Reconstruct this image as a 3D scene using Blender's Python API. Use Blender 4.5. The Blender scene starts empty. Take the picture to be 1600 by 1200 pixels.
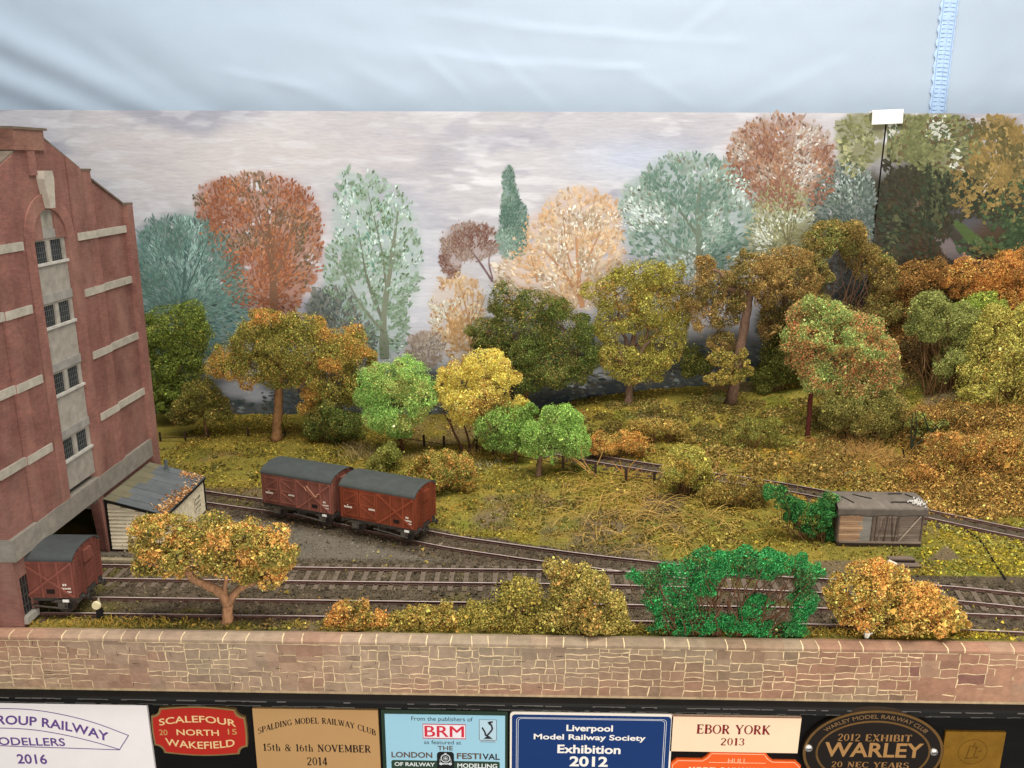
import bpy, math, random
import numpy as np
from mathutils import Vector, Matrix

# ------------------------------------------------------------------ camera, light, exposure
S = 0.001                                   # everything below is written in millimetres
F, EYE = 1300.0, 260.0
PITCH, YAW, ROLL = [math.radians(v) for v in (14.86, 1.0, 0.27)]
FWD = np.array([-math.sin(YAW)*math.cos(PITCH), math.cos(YAW)*math.cos(PITCH), -math.sin(PITCH)])
_r = np.array([math.cos(YAW), math.sin(YAW), 0.0]); _u = np.cross(_r, FWD)
RGT = _r*math.cos(ROLL) + _u*math.sin(ROLL)
UPV = _u*math.cos(ROLL) - _r*math.sin(ROLL)
sc = bpy.context.scene
col = sc.collection
cd = bpy.data.cameras.new('camera'); cam = bpy.data.objects.new('camera', cd); col.objects.link(cam)
cd.sensor_width = 36.0; cd.lens = 36.0*F/1600.0; cd.clip_start = 0.02; cd.clip_end = 30.0
cam.matrix_world = Matrix(((RGT[0], UPV[0], -FWD[0], 0), (RGT[1], UPV[1], -FWD[1], 0), (RGT[2], UPV[2], -FWD[2], EYE*S), (0, 0, 0, 1)))
sc.camera = cam
sc.view_settings.view_transform = 'Standard'
try: sc.view_settings.look = 'None'
except Exception: pass
sc.view_settings.exposure = 0.0; sc.view_settings.gamma = 1.0
w = bpy.data.worlds.new('World'); sc.world = w; w.use_nodes = True
bg = w.node_tree.nodes['Background']; bg.inputs[0].default_value = (0.80, 0.90, 1.0, 1); bg.inputs[1].default_value = 0.20

def area(name, loc, target, sx, sy, power, color):
    l = bpy.data.lights.new(name, 'AREA'); l.shape = 'RECTANGLE'; l.size = sx*S; l.size_y = sy*S; l.energy = power; l.color = color
    o = bpy.data.objects.new(name, l); col.objects.link(o); o.location = [v*S for v in loc]
    d = Vector(target)-Vector(loc); o.rotation_euler = d.to_track_quat('-Z', 'Y').to_euler()
    return o
# the layout's own lighting strip above its front edge, and the daylit tent roof over the cloth
area('layout_lamp', (130, 400, 980), (40, 600, 0), 900, 130, 9.2, (1.0, 0.91, 0.78))
area('front_fill', (240, -260, 150), (80, 420, -20), 1100, 260, 7.4, (1.0, 0.92, 0.84))  # added low fill from the front, placed to brighten fascia and wall
area('tent_daylight', (0, 250, 1500), (0, 900, 350), 2200, 700, 17.5, (0.86, 0.94, 1.0))

# ------------------------------------------------------------------ helpers
rng = np.random.default_rng(7)
R = random.Random(11)

def lin(c):
    c = np.asarray(c, float)/255.0
    return np.where(c <= 0.04045, c/12.92, ((c+0.055)/1.055)**2.4)

def mute(c, k=0.16):
    c = np.asarray(c, float); g = c@np.array([.35, .5, .15]); c = c*np.array([.96, 1.05, 1.0]); return c*(1-k)+(g[..., None] if c.ndim > 1 else g)*k

def ray(x, y):
    d = FWD*F + RGT*(x-800) - UPV*(y-600)
    return d/np.linalg.norm(d)

def at(x, y, Y=None, Z=None, X=None):
    d = ray(x, y)
    t = Y/d[1] if Y is not None else ((Z-EYE)/d[2] if Z is not None else X/d[0])
    return np.array([0, 0, EYE]) + d*t

def px(P):
    v = np.asarray(P, float) - np.array([0, 0, EYE])
    z = v@FWD
    return 800 + F*(v@RGT)/z, 600 - F*(v@UPV)/z

def pxscale(P):
    return F/((np.asarray(P)-np.array([0, 0, EYE]))@FWD)      # pixels per mm at P

def hash3(i, j, k, seed):
    n = (i*374761393 + j*668265263 + k*2147483647*3 + seed*1274126177) & 0xffffffff
    n = ((n ^ (n >> 13))*1274126177) & 0xffffffff
    n = n ^ (n >> 16)
    return (n & 0xffff)/65535.0

def noise(P, scale, seed=0):
    """value noise in 0..1 at points P (n x 3 or n x 2), cell size = scale"""
    P = np.asarray(P, float)
    if P.shape[1] == 2: P = np.column_stack([P, np.zeros(len(P))])
    Q = P/scale; I = np.floor(Q).astype(np.int64); f = Q-I; f = f*f*(3-2*f)
    out = np.zeros(len(P))
    for dx in (0, 1):
        for dy in (0, 1):
            for dz in (0, 1):
                wgt = (f[:, 0] if dx else 1-f[:, 0])*(f[:, 1] if dy else 1-f[:, 1])*(f[:, 2] if dz else 1-f[:, 2])
                out += wgt*hash3(I[:, 0]+dx, I[:, 1]+dy, I[:, 2]+dz, seed)
    return out

def fbm(P, scale, seed=0, octv=3):
    o = 0; a = 1; t = 0
    for k in range(octv):
        o = o + a*noise(P, scale/2**k, seed+k*17); t += a; a *= 0.55
    return o/t

def sstep(a, b, x):
    t = np.clip((np.asarray(x, float)-a)/(b-a), 0, 1)
    return t*t*(3-2*t)

class MB:
    """collects shapes (mm, world or local) with one colour per vertex, and links them as ONE mesh object"""
    def __init__(self): self.v = []; self.f = []; self.c = []; self.n = 0
    def add(self, verts, faces, color=(1, 1, 1)):
        verts = np.asarray(verts, float); color = np.asarray(color, float)
        if color.ndim == 1: color = np.tile(color, (len(verts), 1))
        self.v.append(verts); self.c.append(color)
        for f in faces: self.f.append([int(i)+self.n for i in f])
        self.n += len(verts)
    def box(self, lo, hi, color=(1, 1, 1), jit=0):
        (a, b, c), (d, e, f) = lo, hi
        v = [(a,b,c),(d,b,c),(d,e,c),(a,e,c),(a,b,f),(d,b,f),(d,e,f),(a,e,f)]
        self.add(v, [(3,2,1,0),(4,5,6,7),(0,1,5,4),(1,2,6,5),(2,3,7,6),(3,0,4,7)], color)
    def beam(self, p, q, wd, th, up=(0, 0, 1), color=(1, 1, 1)):
        """a bar from p to q, wd wide across, th thick along up"""
        p, q = np.asarray(p, float), np.asarray(q, float); d = q-p; L = np.linalg.norm(d); d /= L
        up = np.asarray(up, float); s = np.cross(d, up); s /= np.linalg.norm(s); u = np.cross(s, d)
        v = []
        for e in (p, q):
            for a, b in ((-1,-1),(1,-1),(1,1),(-1,1)): v.append(e + s*a*wd/2 + u*b*th/2)
        self.add(v, [(3,2,1,0),(4,5,6,7),(0,1,5,4),(1,2,6,5),(2,3,7,6),(3,0,4,7)], color)
    def tube(self, pts, rad, seg=7, color=(1, 1, 1), rough=0.0):
        pts = np.asarray(pts, float); n = len(pts); rad = np.atleast_1d(np.asarray(rad, float))
        if len(rad) != n: rad = np.interp(np.linspace(0, 1, n), np.linspace(0, 1, len(rad)), rad) if len(rad) > 1 else np.full(n, rad[0])
        v = []; prev = np.array([1.0, 0.13, 0.07])
        for i in range(n):
            d = pts[min(i+1, n-1)]-pts[max(i-1, 0)]; d = d/(np.linalg.norm(d)+1e-9)
            a = prev - d*(prev@d); 
            if np.linalg.norm(a) < 1e-4: a = np.cross(d, [0, 1, 0.3])
            a /= np.linalg.norm(a); prev = a; b = np.cross(d, a)
            for k in range(seg):
                t = 2*math.pi*k/seg; r = rad[i]*(1+rough*(R.random()-0.5))
                v.append(pts[i] + r*(math.cos(t)*a+math.sin(t)*b))
        f = [(i*seg+k, i*seg+(k+1) % seg, (i+1)*seg+(k+1) % seg, (i+1)*seg+k) for i in range(n-1) for k in range(seg)]
        f.append(tuple(range(seg-1, -1, -1))); f.append(tuple((n-1)*seg+k for k in range(seg)))
        self.add(v, f, color)
    def prism(self, poly, axis, a, b, color=(1, 1, 1)):
        """poly: 2D outline (counter-clockwise seen from +axis); axis 'x': (y,z) outline between x=a and x=b; 'y': (x,z)"""
        n = len(poly)
        mk = (lambda p, t: (t, p[0], p[1])) if axis == 'x' else ((lambda p, t: (p[0], t, p[1])) if axis == 'y' else (lambda p, t: (p[0], p[1], t)))
        v = [mk(p, a) for p in poly] + [mk(p, b) for p in poly]
        f = [tuple(range(n-1, -1, -1)), tuple(range(n, 2*n))] + [(i, (i+1) % n, n+(i+1) % n, n+i) for i in range(n)]
        self.add(v, f, color)
    def quads(self, V, C):
        """V: n x 4 x 3"""
        n = len(V); self.v.append(V.reshape(-1, 3)); self.c.append(np.repeat(C, 4, axis=0))
        self.f.append(np.arange(n*4).reshape(n, 4)+self.n); self.n += n*4
    def build(self, name, mat, parent=None, base=None, smooth=False, rand=True):
        V = np.concatenate(self.v)
        org = np.zeros(3)
        if parent is not None: org = np.array(parent.get('_o', (0, 0, 0)), float)
        elif base is not None: org = np.asarray(base, float)
        V = (V-org)*S
        me = bpy.data.meshes.new(name)
        allf = []; cnt = []
        for f in self.f:
            if isinstance(f, np.ndarray): allf.append(f.reshape(-1)); cnt.append(np.full(len(f), f.shape[1]))
            else: allf.append(np.array(f)); cnt.append(np.array([len(f)]))
        li = np.concatenate(allf).astype(np.int32); lt = np.concatenate(cnt).astype(np.int32)
        me.vertices.add(len(V)); me.vertices.foreach_set('co', V.astype(np.float32).ravel())
        me.loops.add(len(li)); me.loops.foreach_set('vertex_index', li)
        me.polygons.add(len(lt)); st = np.concatenate([[0], np.cumsum(lt)[:-1]]).astype(np.int32)
        me.polygons.foreach_set('loop_start', st); me.polygons.foreach_set('loop_total', lt)
        me.update(calc_edges=True); me.validate()
        at_ = me.color_attributes.new('Col', 'FLOAT_COLOR', 'POINT')
        C = np.concatenate(self.c); C = np.column_stack([C, np.ones(len(C))])
        at_.data.foreach_set('color', C.astype(np.float32).ravel())
        me.polygons.foreach_set('use_smooth', np.full(len(lt), bool(smooth)))
        me.materials.append(mat)
        o = bpy.data.objects.new(name, me); col.objects.link(o)
        if parent is not None: o.parent = parent; o['_o'] = list(org)
        else: o.location = org*S; o['_o'] = list(org)
        return o

def tag(o, label=None, cat=None, group=None, kind=None):
    if label: o['label'] = label
    if cat: o['category'] = cat
    if group: o['group'] = group
    if kind: o['kind'] = kind
    return o

def thing(name, label, cat, base, group=None):
    o = bpy.data.objects.new(name, None); col.objects.link(o); o.empty_display_size = 0.005
    o.location = [v*S for v in base]; o['_o'] = [float(v) for v in base]
    return tag(o, label, cat, group)

def material(name, color=None, rough=0.85, spec=0.15, metal=0.0, nscale=0, namt=0.0, bump=0.0, bscale=0, stretch=(1, 1, 1), detail=4, trans=0.0):
    """Principled; base colour = 'Col' attribute (or a colour) times a noise of +-namt, with noise bump"""
    m = bpy.data.materials.new(name); m.use_nodes = True; nt = m.node_tree; N = nt.nodes; L = nt.links
    p = N['Principled BSDF']; p.inputs['Roughness'].default_value = rough; p.inputs['Metallic'].default_value = metal
    p.inputs['Specular IOR Level'].default_value = spec
    if color is None:
        a = N.new('ShaderNodeAttribute'); a.attribute_name = 'Col'; src = a.outputs['Color']
    else:
        a = N.new('ShaderNodeRGB'); a.outputs[0].default_value = (*color, 1); src = a.outputs[0]
    co = N.new('ShaderNodeTexCoord'); mp = N.new('ShaderNodeMapping'); mp.inputs['Scale'].default_value = stretch
    L.new(co.outputs['Object'], mp.inputs['Vector'])
    if namt:
        n = N.new('ShaderNodeTexNoise'); n.inputs['Scale'].default_value = nscale; n.inputs['Detail'].default_value = detail; n.inputs['Roughness'].default_value = 0.65
        L.new(mp.outputs[0], n.inputs['Vector'])
        r = N.new('ShaderNodeMapRange'); r.inputs[1].default_value = 0.25; r.inputs[2].default_value = 0.75
        r.inputs[3].default_value = 1-namt; r.inputs[4].default_value = 1+namt
        L.new(n.outputs[0], r.inputs[0])
        mx = N.new('ShaderNodeMix'); mx.data_type = 'RGBA'; mx.blend_type = 'MULTIPLY'; mx.inputs[0].default_value = 1.0
        L.new(src, mx.inputs[6]); L.new(r.outputs[0], mx.inputs[7]); src = mx.outputs[2]
    L.new(src, p.inputs['Base Color'])
    if bump:
        b = N.new('ShaderNodeTexNoise'); b.inputs['Scale'].default_value = bscale; b.inputs['Detail'].default_value = 3
        L.new(mp.outputs[0], b.inputs['Vector'])
        bp = N.new('ShaderNodeBump'); bp.inputs['Strength'].default_value = 1.0; bp.inputs['Distance'].default_value = bump
        L.new(b.outputs[0], bp.inputs['Height']); L.new(bp.outputs[0], p.inputs['Normal'])
    if trans:
        t = N.new('ShaderNodeBsdfTranslucent'); L.new(src, t.inputs['Color'])
        ms = N.new('ShaderNodeMixShader'); ms.inputs[0].default_value = trans
        L.new(p.outputs[0], ms.inputs[1]); L.new(t.outputs[0], ms.inputs[2])
        L.new(ms.outputs[0], N['Material Output'].inputs['Surface'])
    return m

M_leaf = material('foam_foliage', rough=0.95, spec=0.03, trans=0.12)
M_bark = material('bark', rough=0.9, spec=0.1, nscale=500, namt=0.45, bump=0.0006, bscale=600, stretch=(1, 1, 0.4))
M_twig = material('twig', rough=0.8, spec=0.15)
M_ground = material('ground_cover', rough=1.0, spec=0.02, nscale=900, namt=0.55, bump=0.0007, bscale=800)
M_stone = material('painted_stone', rough=0.75, spec=0.25, nscale=140, namt=0.22, bump=0.0004, bscale=350)
M_paint = material('backdrop_paint', rough=0.75, spec=0.15, nscale=130, namt=0.06, bump=0.00025, bscale=240, stretch=(0.35, 1, 1.6))
M_dab = material('paint_dabs', rough=0.75, spec=0.15, nscale=300, namt=0.10)
M_board = material('black_board', color=(0.0065, 0.0058, 0.0054), rough=0.6, spec=0.12, nscale=60, namt=0.5, bump=0.0003, bscale=120, stretch=(0.15, 1, 1))
M_conc = material('weathered_concrete', rough=0.85, spec=0.15, nscale=160, namt=0.25, bump=0.0003, bscale=300)
M_van = material('van_paint', rough=0.75, spec=0.15, nscale=120, namt=0.38, stretch=(1, 1, 0.35), detail=6)
M_roof = material('grey_roof', rough=0.8, spec=0.2, nscale=140, namt=0.18)
M_iron = material('dark_iron', rough=0.7, spec=0.3, nscale=300, namt=0.3)
M_rail = material('rail_steel', color=(0.56, 0.44, 0.40), rough=0.45, spec=0.6, metal=0.0, nscale=200, namt=0.2)
M_rust = material('rusty_rail', color=(0.085, 0.045, 0.034), rough=0.8, spec=0.2, nscale=300, namt=0.35)
M_wood = material('weathered_wood', rough=0.85, spec=0.15, nscale=250, namt=0.3, stretch=(0.25, 1, 1.5))
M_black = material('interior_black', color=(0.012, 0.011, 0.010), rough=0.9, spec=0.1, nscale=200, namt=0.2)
M_glass = material('dark_pane', color=(0.018, 0.020, 0.022), rough=0.25, spec=0.5, nscale=400, namt=0.4)
M_plate = material('printed_plate', rough=0.35, spec=0.4, nscale=60, namt=0.03)
M_print = material('print', rough=0.5, spec=0.3)
M_brassy = material('brass', rough=0.35, spec=0.5, metal=0.7, nscale=120, namt=0.22)
M_clip = material('white_plastic', color=lin((238, 236, 228)), rough=0.4, spec=0.4, nscale=60, namt=0.02)

def brick_material():
    m = material('model_brick', rough=0.85, spec=0.15, nscale=42, namt=0.36, bump=0.0, detail=6)
    nt = m.node_tree; N = nt.nodes; L = nt.links; p = N['Principled BSDF']
    src = p.inputs['Base Color'].links[0].from_socket
    co = N.new('ShaderNodeTexCoord'); sx = N.new('ShaderNodeSeparateXYZ'); cx = N.new('ShaderNodeCombineXYZ'); ad = N.new('ShaderNodeMath')
    L.new(co.outputs['Object'], sx.inputs[0]); L.new(sx.outputs[0], ad.inputs[0]); L.new(sx.outputs[1], ad.inputs[1])
    L.new(ad.outputs[0], cx.inputs[0]); L.new(sx.outputs[2], cx.inputs[1])
    b = N.new('ShaderNodeTexBrick'); b.inputs['Scale'].default_value = 200; b.inputs['Brick Width'].default_value = 0.62; b.inputs['Row Height'].default_value = 0.21
    b.inputs['Mortar Size'].default_value = 0.014; b.inputs['Mortar Smooth'].default_value = 0.3
    b.inputs['Color1'].default_value = (0.86, 0.86, 0.86, 1); b.inputs['Color2'].default_value = (1.16, 1.12, 1.1, 1); b.inputs['Mortar'].default_value = (1.12, 1.18, 1.2, 1)
    L.new(cx.outputs[0], b.inputs['Vector'])
    mx = N.new('ShaderNodeMix'); mx.data_type = 'RGBA'; mx.blend_type = 'MULTIPLY'; mx.inputs[0].default_value = 1.0
    L.new(src, mx.inputs[6]); L.new(b.outputs['Color'], mx.inputs[7])
    # pale dusty weathering with a shape of its own
    n = N.new('ShaderNodeTexNoise'); n.inputs['Scale'].default_value = 28; n.inputs['Detail'].default_value = 7; n.inputs['Roughness'].default_value = 0.7
    mp = N.new('ShaderNodeMapping'); mp.inputs['Scale'].default_value = (1, 1, 0.45); L.new(co.outputs['Object'], mp.inputs['Vector']); L.new(mp.outputs[0], n.inputs['Vector'])
    r = N.new('ShaderNodeMapRange'); r.inputs[1].default_value = 0.45; r.inputs[2].default_value = 0.72; r.inputs[3].default_value = 0; r.inputs[4].default_value = 0.5
    L.new(n.outputs[0], r.inputs[0])
    m2 = N.new('ShaderNodeMix'); m2.data_type = 'RGBA'; m2.inputs[7].default_value = (*lin((160, 128, 112)), 1)
    L.new(r.outputs[0], m2.inputs[0]); L.new(mx.outputs[2], m2.inputs[6]); L.new(m2.outputs[2], p.inputs['Base Color'])
    bp = N.new('ShaderNodeBump'); bp.inputs['Distance'].default_value = 0.0001; bp.inputs['Strength'].default_value = 0.6
    L.new(b.outputs['Fac'], bp.inputs['Height']); bp.invert = True; L.new(bp.outputs[0], p.inputs['Normal'])
    return m
M_brick = brick_material()

# ------------------------------------------------------------------ terrain
DEPTH = 829.0                                # where the painted backdrop stands
def interp(x, pts):
    a = np.array(pts, float); return np.interp(x, a[:, 0], a[:, 1])
def slope_foot(x): return interp(x, [(-420, 660), (-255, 655), (-170, 632), (-64, 580), (20, 552), (95, 536), (180, 545), (230, 575), (300, 606), (420, 590)])
def back_height(x): return interp(x, [(-420, 4), (-250, 5), (-150, 6), (-82, 7), (5, 12), (51, 24), (118, 35), (185, 41), (252, 48), (319, 58), (386, 76), (450, 84), (560, 84)])

def cr(pts, n=10):
    """Catmull-Rom resample of a polyline"""
    P = np.asarray(pts, float); P = np.vstack([2*P[0]-P[1], P, 2*P[-1]-P[-2]]); out = []
    for i in range(1, len(P)-2):
        for k in range(n):
            t = k/n; a, b, c, d = P[i-1], P[i], P[i+1], P[i+2]
            out.append(0.5*((2*b)+(-a+c)*t+(2*a-5*b+4*c-d)*t*t+(-a+3*b-3*c+d)*t**3))
    out.append(P[-2]); return np.array(out)

def base_z(x, y):
    x = np.asarray(x, float); y = np.asarray(y, float)
    t = np.clip((y-slope_foot(x))/(DEPTH-slope_foot(x)), 0, 1)
    e = interp(x, [(-420, 1.0), (200, 1.0), (330, 1.4), (400, 1.7), (560, 1.7)])
    z = back_height(x)*(1-(1-t)**e)
    return z*sstep(0, 0.10, t)

def march(px_, py_, zf):
    d = ray(px_, py_); o = np.array([0, 0, EYE]); t0 = 380.0
    for k in range(700):
        p = o+d*(t0+k)
        if p[2] <= zf(p[0], p[1]) or p[1] >= DEPTH-1: return np.array([p[0], p[1], float(zf(p[0], p[1]))])
    return p
UPPER = cr([march(a, b, base_z) for a, b in [(1720, 861), (1600, 838), (1450, 811), (1270, 771), (1165, 755), (1050, 738), (920, 717), (840, 704), (760, 695), (680, 690), (560, 688)]], 8)
UPPER[:, 2] = np.convolve(np.pad(UPPER[:, 2], 8, mode='edge'), np.ones(17)/17, mode='valid')
def terrain(x, y):
    x = np.atleast_1d(np.asarray(x, float)); y = np.atleast_1d(np.asarray(y, float)); z = base_z(x, y)
    d = np.full(len(x), 1e9); zt = np.zeros(len(x))
    for p in UPPER[::2]:
        q = np.hypot(x-p[0], y-p[1]); m = q < d; d = np.where(m, q, d); zt = np.where(m, p[2], zt)
    w_ = 1-sstep(10, 26, d)
    z = z*(1-w_)+zt*w_
    return z
def tz(x, y): return float(terrain(x, y)[0])
def ground(px_, py_):
    d = ray(px_, py_); t = 380.0+0.5*np.arange(1500); q = np.array([0, 0, EYE])+d*t[:, None]
    k = np.nonzero((q[:, 2] <= terrain(q[:, 0], q[:, 1])) | (q[:, 1] >= DEPTH-1))[0]; p = q[k[0] if len(k) else -1]
    return np.array([p[0], p[1], tz(p[0], p[1])])

def in_poly(X, Y, poly):
    inside = np.zeros(len(X), bool); n = len(poly)
    for i in range(n):
        x1, y1 = poly[i]; x2, y2 = poly[(i+1) % n]
        c = ((y1 > Y) != (y2 > Y)) & (X < (x2-x1)*(Y-y1)/(y2-y1+1e-9)+x1)
        inside ^= c
    return inside

def dist_path(x, y, path):
    d = np.full(len(x), 1e9)
    for p, q in zip(path[:-1], path[1:]):
        v = q[:2]-p[:2]; L2 = v@v+1e-9
        t = np.clip(((x-p[0])*v[0]+(y-p[1])*v[1])/L2, 0, 1)
        d = np.minimum(d, np.hypot(x-p[0]-t*v[0], y-p[1]-t*v[1]))
    return d

# track centre lines (mm on the ground)
def mid(a, b): return [((p[0]+q[0])/2, (p[1]+q[1])/2, 0) for p, q in zip(a, b)]
FRONT = cr([(-470, 445.5, 0), (-250, 445.5, 0), (-60, 445.5, 0), (165, 444.5, 0), (261, 440.5, 0), (330, 435.5, 0), (420, 427, 0)], 12)
MIDDLE = cr([(-470, 487.5, 0), (-265, 487.5, 0), (-100, 487.5, 0), (30, 488, 0), (137, 484.5, 0), (247, 476, 0), (311, 465, 0), (420, 441, 0)], 12)
SIDING = cr([(-420, 660, 0), (-330, 640, 0), (-248, 612, 0), (-164, 587, 0), (-104, 560.5, 0), (-62, 542, 0), (-22, 529, 0), (40, 512, 0), (95, 499.5, 0), (150, 486, 0)], 10)

def ground_color(P):
    """pigment of the scenic ground, painted and scattered in patches"""
    x, y = P[:, 0], P[:, 1]; n = len(x)
    PX, PY = px(np.column_stack([x, y, P[:, 2]]))
    n1 = fbm(P[:, :2], 40, 3); n2 = fbm(P[:, :2], 14, 9); n3 = noise(P[:, :2], 3.0, 5)
    grass = lin((124, 114, 52))*(0.75+0.7*n2[:, None]); yel = lin((144, 126, 58)); brn = lin((116, 100, 74)); grn = lin((98, 108, 40))
    c = grass
    c = c*(1-sstep(.5, .68, n1)[:, None]) + yel*sstep(.5, .68, n1)[:, None]
    m = sstep(.55, .7, fbm(P[:, :2], 55, 31))[:, None]; c = c*(1-m)+brn*m
    m = .6*sstep(.6, .75, fbm(P[:, :2], 30, 77))[:, None]; c = c*(1-m)+grn*m
    # far meadow strip behind the fence is duller
    m = (sstep(640, 760, y)*sstep(20, -60, x))[:, None]; c = c*(1-0.45*m)+lin((104, 86, 36))*0.45*m
    orange = (sstep(1400, 1440, PX)*sstep(640, 700, PY)*sstep(812, 795, PY))[:, None]
    c = c*(1-0.6*orange)+lin((176, 118, 40))*0.6*orange
    # ballast and ash
    d = np.minimum(np.minimum(dist_path(x, y, FRONT), dist_path(x, y, MIDDLE)), dist_path(x, y, SIDING))
    edge = 14 + 7*(n2-.5)*2
    bal = sstep(edge+5, edge-1, d)
    du = dist_path(x, y, UPPER); bal = np.maximum(bal, sstep(11, 7, du+6*(n2-.5))*sstep(0, 30, x))
    yard = in_poly(x, y, [(-300, 497), (50, 497), (-20, 518), (-62, 530), (-160, 574), (-240, 604), (-300, 620)])
    bal = np.maximum(bal, yard*1.0)
    bal = np.maximum(bal, ((y > 420) & (y < 500) & (x < 330))*1.0)
    fr = sstep(436, 430, y+6*(n2-.5)); bal = bal*(1-fr*0.75)
    path = in_poly(x, y, [(196, 520), (300, 522), (300, 548), (250, 500), (200, 500)]) ; bal = np.maximum(bal, path*0.9)
    bc = lin((90, 79, 64))*(0.6+0.8*n3[:, None])
    yc = lin((108, 100, 88))*(0.82+0.36*n2[:, None])
    ym = (yard*sstep(20, 30, d))[:, None]; bc = bc*(1-ym)+yc*ym
    pm = (path*1.0)[:, None]; bc = bc*(1-pm)+lin((112, 96, 76))*pm
    moss = (sstep(.62, .75, n1)*0.5*(1-yard))[:, None]; bc = bc*(1-moss)+lin((104, 96, 44))*moss
    b = bal[:, None]
    return c*(1-b)+bc*b, bal

gx = np.arange(-430, 560.1, 2.5); gy = np.arange(421.5, DEPTH+3.6, 2.5)
GX, GY = np.meshgrid(gx, gy); gz = terrain(GX.ravel(), GY.ravel())
def terrain(x, y, _g=gz.reshape(len(gy), len(gx))):
    u = np.clip((np.atleast_1d(np.asarray(x, float))-gx[0])/2.5, 0, len(gx)-1.001); v = np.clip((np.atleast_1d(np.asarray(y, float))-gy[0])/2.5, 0, len(gy)-1.001)
    i = u.astype(int); j = v.astype(int); a = u-i; b = v-j
    return (_g[j, i]*(1-a)+_g[j, i+1]*a)*(1-b)+(_g[j+1, i]*(1-a)+_g[j+1, i+1]*a)*b
P = np.column_stack([GX.ravel(), GY.ravel(), gz])
gcol, gbal = ground_color(P)
P[:, 2] += (fbm(P[:, :2], 9, 41)-.5)*1.6*(1-gbal*0.6) - 0.2
nx, ny = len(gx), len(gy)
ii = (np.arange(ny-1)[:, None]*nx+np.arange(nx-1)[None, :]).ravel()
mb = MB(); mb.v = [P]; mb.c = [gcol]; mb.f = [np.column_stack([ii, ii+1, ii+nx+1, ii+nx])]; mb.n = len(P)
tag(mb.build('ground', M_ground, smooth=True), kind='structure')

# ------------------------------------------------------------------ leaf machinery
def leaf_quads(c, nrm, size, spread=0.8):
    """rhombic crumbs at c, facing roughly along nrm"""
    n = len(c)
    d = nrm + rng.normal(0, spread, (n, 3)); d /= np.linalg.norm(d, axis=1)[:, None]+1e-9
    a = rng.normal(0, 1, (n, 3)); a -= d*(a*d).sum(1)[:, None]; a /= np.linalg.norm(a, axis=1)[:, None]+1e-9
    b = np.cross(d, a); s = (size*np.exp(rng.normal(-.09, .40, n)))[:, None]; asp = rng.uniform(0.5, 1.0, n)[:, None]
    k = rng.normal(0, 0.25, (n, 4, 1))
    V = np.stack([c-a*s*.5, c-b*s*asp*.5, c+a*s*.5, c+b*s*asp*.5], axis=1) + d[:, None, :]*s[:, None, :]*k
    return V

def scatter_crown(blobs, n, size, palette, patch=18.0, seed=0, gain=1.0, core=0.25, lump=0.28, vary=0.40):
    """blobs: (centre, radii) ellipsoids in mm; palette: [(colour, weight)]; returns quads and colours of a lumpy foam crown"""
    cen = np.array([b[0] for b in blobs]); rad = np.array([b[1] for b in blobs])
    ar = (rad[:, 0]*rad[:, 1]+rad[:, 0]*rad[:, 2]+rad[:, 1]*rad[:, 2]); pr = ar/ar.sum()
    k = rng.choice(len(blobs), n, p=pr)
    big = rng.random(n) < 0.16                              # coarse inner foam that makes the crown opaque
    d = rng.normal(0, 1, (n, 3)); d /= np.linalg.norm(d, axis=1)[:, None]
    f = np.where(rng.random(n) < core, rng.uniform(0.5, 0.95, n), 1-np.abs(rng.normal(0, 0.07, n)))
    f = np.where(big, rng.uniform(0.45, 0.74, n), f)
    f = np.where((rng.random(n) < 0.07) & ~big, rng.uniform(1.0, 1.28, n), f)         # stray leaves past the outline
    p0 = cen[k]+d*rad[k]
    lumps = (fbm(p0, 12, seed+3, 2)-.5)*2*lump + (noise(p0, 4.0, seed+8)-.5)*0.14
    p = cen[k]+d*rad[k]*(f+lumps)[:, None]
    inside = np.zeros(n)
    for c, r in zip(cen, rad): inside = np.maximum(inside, 1-(((p-c)/(r*0.72))**2).sum(1))
    keep = (inside < 0.25) | (rng.random(n) < 0.25)
    # airy pits in the foam
    keep &= (noise(p, 9.0, seed+22) > 0.32) | (rng.random(n) < 0.12)
    keep &= (noise(p, 5.0, seed+21) > 0.29) | (rng.random(n) < 0.25) | (big & (rng.random(n) < .75))
    p, d, big = p[keep], d[keep], big[keep]; m = len(p)
    cols = np.array([mute(lin(c)) for c, _ in palette]); wts = np.array([x for _, x in palette], float); wts /= wts.sum()
    g = fbm(p, patch, seed+55, 2); g = np.argsort(np.argsort(g))/m             # rank: patches fill their share
    g = np.clip(g + rng.normal(0, 0.16, m), 0, 0.9999); g = np.where(rng.random(m) < 0.24, rng.random(m), g)
    idx = np.searchsorted(np.cumsum(wts), g).clip(0, len(wts)-1)
    C = cols[idx]*gain*np.exp(rng.normal(0, vary, m))[:, None]*(1+rng.normal(0, .06, (m, 3)))
    return leaf_quads(p, d*0.9+np.array([0, 0, .25]), size*.68*np.where(big, 1.9, 1.0), 1.0), np.clip(C, 0.002, 0.95)

def blob_px(lst, Y, thick=0.8):
    """silhouette lobes given at depth Y (mm): (x, y, rx, ry[, dy])"""
    out = []
    for b in lst:
        x, y, rx, ry = b[:4]; dy = b[4] if len(b) > 4 else 0
        c = at(x, y, Y=Y+dy); s = pxscale(c); r = max(rx, ry)/s
        rr = np.array([rx/s, min(r, (rx+ry)/2/s)*thick, ry/s])*1.08
        rr[1] = min(rr[1], max(4.0, DEPTH-3-c[1]))
        out.append((c, rr))
    return out

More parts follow.
